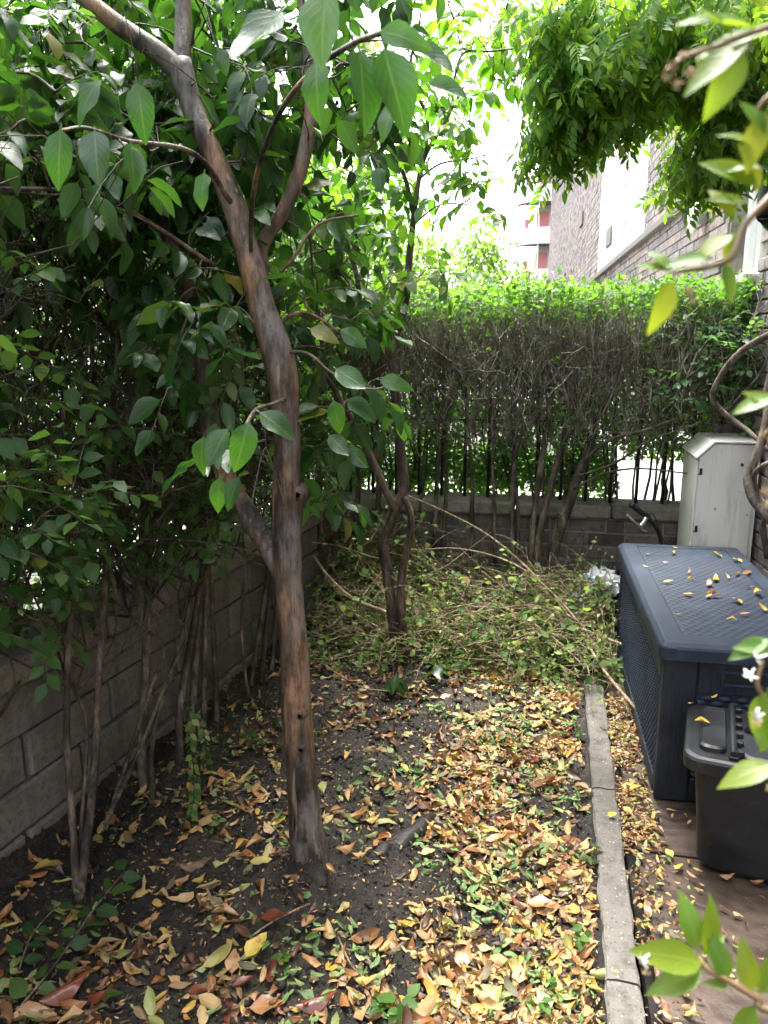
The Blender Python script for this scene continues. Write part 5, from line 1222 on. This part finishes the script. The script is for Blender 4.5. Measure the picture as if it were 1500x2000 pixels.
# leaves that can be pointed out one by one
def one(px, py, z, s, mat, lab, ang=None, tpl=0, group=None, tilt=.15):
    p = atz(px, py, z if z is not None else 0); 
    if z is None: p = atz(px, py, float(soil_h(p[0], p[1]))+.016)
    a = rng.uniform(0, 6.28) if ang is None else ang; d = np.array([math.cos(a), math.sin(a), .03]); nn = nrm(np.array([0, 0, 1.])+rng.normal(0, tilt, 3))
    x, y, zz = frames(d[None], nn[None]); t = (T_FLAT+T_LIT)[tpl]; c = p-d*s*.5
    V = c+s*(t[0][:, :1]*x[0]+t[0][:, 1:2]*y[0]+t[0][:, 2:]*zz[0]); V[:, 2] += max(0, p[2]+.001-V[:, 2].min()) if z is not None else max(0, p[2]-.012-V[:, 2].min())
    o = mobj('fallen_leaf', V, t[1], M[mat], None, True, t[2]); tag(o, lab, 'leaf', group); return o
one(440, 1780, None, .085, 'brown_leaf', 'large pale brown curled leaf on dark soil left of the trunk foot', .2, 4)
one(535, 1790, None, .09, 'red_leaf', 'orange-red decayed leaf on soil just below the trunk', .3, 0)
one(500, 1850, None, .1, 'yellow_leaf', 'large yellow-tan leaf standing on edge below the trunk', 1.2, 1)
one(455, 1880, None, .085, 'brown_leaf', 'broad brown leaf next to the yellow leaf below the trunk', 1.9, 0)
one(215, 1945, None, .07, 'camellia_light', 'single pale green leaf on dark soil at bottom left', .3, 0)
one(355, 1738, None, .05, 'camellia_light', 'small bright green leaf lying left of the trunk foot', .1, 2)
one(385, 1935, None, .06, 'red_leaf', 'wet red-brown leaf on the soil at the bottom, left of centre', .2, 0)
one(130, 1940, None, .13, 'red_leaf', 'crumpled dark red leaf clump in the bottom left corner', .9, 6)
one(620, 1960, None, .11, 'red_leaf', 'crumpled maroon leaf at the bottom edge below the trunk', .5, 6)
one(65, 1985, None, .12, 'brown_leaf', 'long pale brown leaf at the bottom left corner', .4, 4)
one(520, 1965, None, .1, 'brown_leaf', 'large orange-brown spotted leaf at the bottom edge', .3, 0)
one(740, 1965, None, .1, 'camellia_light', 'broad green leaf at the bottom edge, centre', .7, 2)
one(905, 1870, None, .09, 'brown_leaf', 'large square-looking tan leaf in the lower middle of the bed', 1.4, 0)
one(963, 1945, None, .075, 'yellow_leaf', 'bright yellow leaf near the bottom, left of the edging', 1.0, 0)
one(1035, 1825, None, .045, 'yellow_leaf', 'small oval yellow leaf in the lower right of the bed', 1.4, 2)
one(1000, 1750, None, .075, 'brown_leaf', 'pale tan leaf with a broad blade among the orange leaves', .9, 2)
one(1060, 1770, None, .11, 'brown_leaf', 'long glossy orange leaf near the edging', -.2, 1)
one(835, 1665, None, .055, 'yellow_leaf', 'yellow leaf beside the end of the surface root', .4, 1)
one(790, 1500, None, .06, 'yellow_leaf', 'yellow leaf in the middle of the bed above the root', 2.2, 0)
one(545, 1605, None, .06, 'yellow_leaf', 'orange-yellow curled leaf left of the trunk', .9, 3)
one(1195, 1592, .045, .045, 'yellow_leaf', 'yellow leaf lying on the concrete edging', .6, 2)
one(1225, 1585, .014, .055, 'yellow_leaf', 'golden leaf on the paving beside the edging', 2.3, 1)
one(1307, 1668, .014, .05, 'yellow_leaf', 'pale yellow leaf on the paving left of the bin', 1.9, 2)
one(1325, 1695, .014, .05, 'yellow_leaf', 'pale yellow leaf on the paving at the foot of the bin', .9, 2)
one(1265, 1780, .014, .06, 'brown_leaf', 'twisted brown leaf on the paving next to the edging', 1.7, 5)
one(1230, 1540, .02, .085, 'yellow_leaf', 'bright yellow leaf patch at the foot of the chest', .3, 0)
one(1420, 1715, .014, .05, 'brown_leaf', 'crumpled brown leaf at the foot of the bin, left one', .2, 6)
one(1480, 1728, .014, .05, 'brown_leaf', 'crumpled brown leaf at the foot of the bin, at the frame edge', -.4, 9)
BZ = .008+.412
one(1349, 1375, BZ+.004, .03, 'yellow_leaf', 'small yellow leaf on the rear left corner of the bin lid', .2, 0)
one(1372, 1412, BZ+.023, .05, 'yellow_leaf', 'long pale yellow leaf across the left flap of the bin lid', 0, 4)
one(1395, 1362, BZ+.023, .03, 'yellow_leaf', 'curled yellow scrap at the rear of the bin lid by the hinge', .6, 5)
LID = []
for k, (a, b_, s) in enumerate(((1265, 1083, .03), (1315, 1080, .035), (1318, 1070, .02), (1348, 1065, .02), (1400, 1084, .06), (1440, 1096, .045), (1345, 1118, .03), (1305, 1137, .035), (1350, 1132, .03), (1385, 1142, .05), (1397, 1132, .05), (1440, 1121, .05), (1460, 1120, .04), (1420, 1128, .03), (1345, 1162, .035), (1395, 1163, .05), (1385, 1165, .04), (1480, 1160, .055), (1470, 1148, .04), (1440, 1175, .045), (1490, 1190, .04), (1455, 1200, .03), (1428, 1212, .03), (1260, 1107, .022), (1300, 1100, .02), (1325, 1200, .02))):
    LID.append((a, b_, s, k))
cells = {}
for a, b_, s, k in LID:
    col_ = 'left' if a < 1330 else 'middle' if a < 1420 else 'right'; row_ = 'back' if b_ < 1100 else 'centre' if b_ < 1150 else 'front'
    cells.setdefault((row_, col_, s >= .045, bool(k % 3)), []).append((a, b_, s*1.35, k))
ORD = ['leftmost', 'second', 'third', 'fourth', 'fifth']
for (row_, col_, big_, yel), L in cells.items():
    for q, (a, b_, s, k) in enumerate(sorted(L)):
        lab = f"{'larger' if big_ else 'small'} {'yellow' if yel else 'tan'} dry leaf on the chest lid, {row_} {col_}" + (f", {ORD[q]} of its kind there" if len(L) > 1 else '')
        one(a, b_, .626, s, 'yellow_leaf' if yel else 'brown_leaf', lab, None, 3+k % 7, 'dry leaves on the chest lid')

# ================================================================== SMALL PLANTS on the bed
def shoot(name, pts, R, leaf, n, size, mat, label, cat, droop=.2, tm='stem', spread=1.0, seg=1.0):
    Q = smooth_path(np.array(pts, float), 6); r_ = thing(name, label, cat, Q[0]); RR = np.linspace(R[0], R[1], len(Q)); V, F = tubemesh(Q, RR, 7); mobj('stem', V, F, M[tm], r_)
    P, D, N, S = [], [], [], []
    for i in range(n):
        t = .12+.88*i/(n-1); k = t*(len(Q)-1); j = min(int(k), len(Q)-2); p = Q[j]+(Q[j+1]-Q[j])*(k-j); d = nrm(Q[j+1]-Q[j]); s = nrm(np.cross(d, [0, 0, 1.]))*(1 if i % 2 else -1)
        P.append(p); D.append(nrm(d*.5+s*spread+[0, 0, -droop]+rng.normal(0, .2, 3))); N.append(nrm(np.array([0, -.3, 1.])+rng.normal(0, .3, 3))); S.append(size*rng.uniform(.75, 1.15))
    leafset(r_, leaf, P, np.array(D), np.array(N), S, M[mat]); return r_
g = lambda a, b_, z=.0: atz(a, b_, z)
shoot('creeping_shoot', [g(20, 1990, .01), g(110, 1880, .06), g(180, 1780, .1), g(245, 1700, .12)], (.003, .002), T_PRI_N, 15, .07, 'privet', 'green leafy shoot arching over the soil at the bottom left', 'shoot')
shoot('creeping_shoot', [g(30, 1920, .01), g(60, 1830, .05), g(110, 1770, .07)], (.0025, .002), T_PRI_N, 10, .06, 'privet', 'short green shoot by the wall in the bottom left corner', 'shoot')
shoot('creeping_shoot', [at(378, 1370, 2.35), at(372, 1440, 2.3), at(380, 1530, 2.25), at(372, 1600, 2.2)], (.002, .0015), T_PRI_N, 40, .035, 'clipping', 'pale green small-leaved shoot trailing down beside the wall stems', 'shoot', .6)
shoot('creeping_shoot', [at(360, 1370, 2.4), at(395, 1420, 2.35), at(405, 1500, 2.3)], (.002, .0015), T_PRI_N, 26, .03, 'clipping', 'short trailing shoot with small leaves right of the longer one', 'shoot', .6)
for k, (a, b_, nl, s, lab, mm) in enumerate(((495, 1460, 16, .04, 'low green weed left of the big trunk at mid height', 'privet'), (545, 1425, 3, .06, 'single dark glossy sprout close behind the big trunk', 'camellia'), (430, 1620, 14, .035, 'pale green weed in the leaf litter left of the trunk', 'clipping'),
                                       (760, 1985, 8, .06, 'green weed at the bottom edge of the bed', 'privet_bright'), (1120, 1860, 12, .035, 'small green weed by the lower edging', 'privet_bright'), (1150, 1690, 16, .03, 'green ground plant beside the middle of the edging', 'privet'), (1135, 1450, 10, .03, 'small green weed near the upper edging', 'privet_bright'), (560, 1885, 6, .04, 'tiny bright green weed below the trunk', 'privet_bright'), (1080, 1960, 8, .035, 'tiny green weed at the bottom by the edging', 'privet_bright'))):
    p0 = g(a, b_, float(soil_h(*g(a, b_)[:2]))); w_ = thing('weed', lab, 'weed', p0, 'small weeds on the bed'); b = MB(); P, D, N, S = [], [], [], []
    for q in range(max(1, nl//4)):
        e = p0+[rng.normal(0, .03), rng.normal(0, .03), rng.uniform(.03, .06)]; b.tube([p0-[0, 0, .01], (p0+e)/2+[0, 0, .008], e], [.0016, .0014, .001], 5)
        for q2 in range(4): P.append(p0+(e-p0)*rng.uniform(.5, 1)); D.append(nrm(rng.normal(size=3)*[1, 1, .25])); N.append(nrm(rng.normal(size=3)*.3+[0, -.2, 1])); S.append(s*rng.uniform(.7, 1.2))
    b.build('stem', M['green_stalk'], w_); leafset(w_, T_PRI_N, P, np.array(D), np.array(N), S, M[mm])

# ================================================================== STAR JASMINE close to the viewer on the right
jz = thing('star_jasmine', 'star jasmine with shiny yellow-green leaves and white flowers in the near right', 'climber', (.72, .55, 0))
main = np.array([[.72, .55, .0], [.7, .56, .5], [.73, .54, 1.0], [.7, .55, 1.5], [.68, .56, 2.0], [.66, .58, 2.4]])
Q, RR, (V, F) = bough(main, [.014, .013, .012, .01, .008, .005], 5, 10, .08); mobj('stem', V, F, M['vine'], jz)
JP, JD, JN, JS = [], [], [], []
petal_me = None
def flower(c, axis, s=.012, faded=False):
    global petal_me
    axis = nrm(axis); b = MB(); b.tube([c-axis*s*1.1, c], [s*.1, s*.16], 6); fl_ = b.build('flower', M['faded_flower' if faded else 'petal'], jz, True)
    if petal_me is None:
        petal_me = [make_mesh('petal', *leaf_tpl(5, .42, .6, .3, c_, .9, .2, 3, 0)[:2], M['petal']) for c_ in (.6,)]
        petal_me.append(make_mesh('petal', *leaf_tpl(4, .5, .6, .8, 1.2, .9, .5, 3, 0)[:2], M['faded_flower']))
    u = nrm(np.cross(axis, [.3, .2, 1])); w = np.cross(axis, u)
    for k in range(5):
        a = k*2*math.pi/5; d = nrm(math.cos(a)*u+math.sin(a)*w+axis*.25); x, y, z = frames(d[None], axis[None]); x, y, z = x[0]*s, y[0]*s, z[0]*s
        inst('petal', petal_me[1 if faded else 0], Matrix(((x[0], y[0], z[0], c[0]), (x[1], y[1], z[1], c[1]), (x[2], y[2], z[2], c[2]), (0, 0, 0, 1))), fl_)
def sprig(pts, R, leaves, flowers=()):
    """pts: survey (px, py, distance); leaves: (t along, screen angle from up clockwise in degrees, length m, lean)"""
    P = np.array([atd(*p) for p in pts]); m0 = main[np.argmin(np.abs(main[:, 2]-P[0][2]))]
    P = np.vstack([m0[None], (m0+P[0])[None]/2+[[0, 0, .03]], P]); Q = smooth_path(P, 6); V, F = tubemesh(Q, np.linspace(R[0], R[1], len(Q)), 8); mobj('shoot', V, F, M['green_stalk'], jz)
    for px, py, dist, ang, L, lean in leaves:
        a = math.radians(ang); p = atd(px, py, dist); JP.append(p); JD.append(nrm(UP*math.cos(a)+RT*math.sin(a)+FW*lean)); JN.append(nrm(-FW*.75+UP*.8+RT*rng.normal(0, .35))); JS.append(L)
    for px, py, dist, faded in flowers:
        p = atd(px, py, dist); flower(p, -FW*.5-RT*.6+rng.normal(0, .5, 3), .0045 if faded else .0068, faded)
# bottom right sprig
sprig([(1560, 1990, .78), (1480, 1950, .77), (1430, 1920, .76), (1385, 1895, .75), (1365, 1870, .75)], (.004, .0018),
      [(1385, 1885, .75, -75, .068, -.1), (1365, 1865, .75, -12, .05, .1), (1375, 1870, .75, 15, .05, 0), (1382, 1893, .75, -105, .055, -.15), (1425, 1925, .76, -18, .046, .1), (1427, 1928, .76, -80, .022, .1), (1470, 1945, .77, -10, .046, 0), (1475, 1950, .77, 35, .05, .1), (1478, 1952, .77, -155, .05, -.1), (1520, 1975, .78, 10, .05, 0), (1365, 1868, .75, 60, .03, .2)],
      [(1255, 1875, .72, False), (1262, 1900, .72, True)])
# right middle sprig with flowers
sprig([(1580, 1500, .7), (1540, 1420, .7), (1510, 1380, .69), (1480, 1340, .68), (1490, 1290, .68)], (.0035, .0015),
      [(1520, 1490, .66, -105, .05, -.1), (1500, 1470, .66, -30, .02, 0), (1500, 1345, .68, -160, .04, 0), (1510, 1245, .68, -115, .04, 0), (1520, 1270, .68, -85, .035, .1), (1510, 1390, .69, -165, .035, .1), (1530, 1340, .69, 20, .045, 0)],
      [(1480, 1285, .66, False), (1465, 1318, .66, False), (1478, 1395, .66, False), (1478, 1410, .66, True), (1505, 1540, .66, True)])
# upper right sprig hanging across the house
sprig([(1640, 240, .62), (1560, 330, .6), (1490, 400, .58), (1455, 440, .57), (1430, 500, .56), (1390, 520, .56), (1330, 530, .55), (1315, 535, .55)], (.0035, .0013),
      [(1318, 535, .55, -75, .027, 0), (1318, 533, .55, -40, .026, .1), (1316, 538, .55, -160, .042, 0), (1405, 505, .56, -95, .036, 0), (1412, 508, .56, 170, .03, -.1), (1440, 455, .57, -115, .036, 0), (1445, 440, .57, -160, .03, .2), (1470, 400, .58, -80, .03, 0), (1440, 430, .57, -30, .03, .2), (1480, 390, .58, -15, .04, 0), (1490, 370, .58, -60, .045, 0)],
      [(1345, 570, .54, True), (1352, 588, .54, True)])
sprig([(1620, 120, .6), (1560, 150, .58), (1500, 190, .57), (1470, 230, .57)], (.003, .0013),
      [(1490, 290, .57, -65, .03, 0), (1500, 270, .56, -30, .03, .1), (1500, 210, .57, -160, .04, 0), (1470, 150, .57, -60, .035, 0), (1530, 330, .58, -20, .045, 0), (1520, 260, .58, 10, .045, 0), (1500, 330, .58, -80, .03, .1)], [(1300, 150, .5, True), (1312, 130, .5, True)])
sprig([(1600, 20, .56), (1540, 40, .55), (1480, 60, .54), (1400, 90, .52), (1340, 110, .51), (1300, 140, .5)], (.003, .001),
      [(1490, 60, .54, -80, .05, -.1), (1480, 70, .54, -125, .05, .1), (1500, 30, .55, -30, .045, 0), (1460, 90, .54, -150, .045, .1), (1530, 100, .55, 160, .05, 0), (1520, 60, .55, -100, .045, .2), (1440, 80, .53, -45, .03, 0)], [(1335, 105, .51, True), (1320, 165, .51, True), (1350, 140, .51, True)])
sprig([(1600, 830, .62), (1540, 800, .6), (1500, 790, .6)], (.003, .0012), [(1520, 775, .6, -105, .034, 0), (1530, 800, .6, -60, .03, .2)], [(1490, 850, .6, True), (1494, 960, .6, True), (1500, 985, .6, True)])
leafset(jz, T_JAS, JP, np.array(JD), np.array(JN), JS, M['jasmine'])
print('objects', len(bpy.data.objects), 'tris', sum(len(m.polygons) for m in bpy.data.meshes)*2)
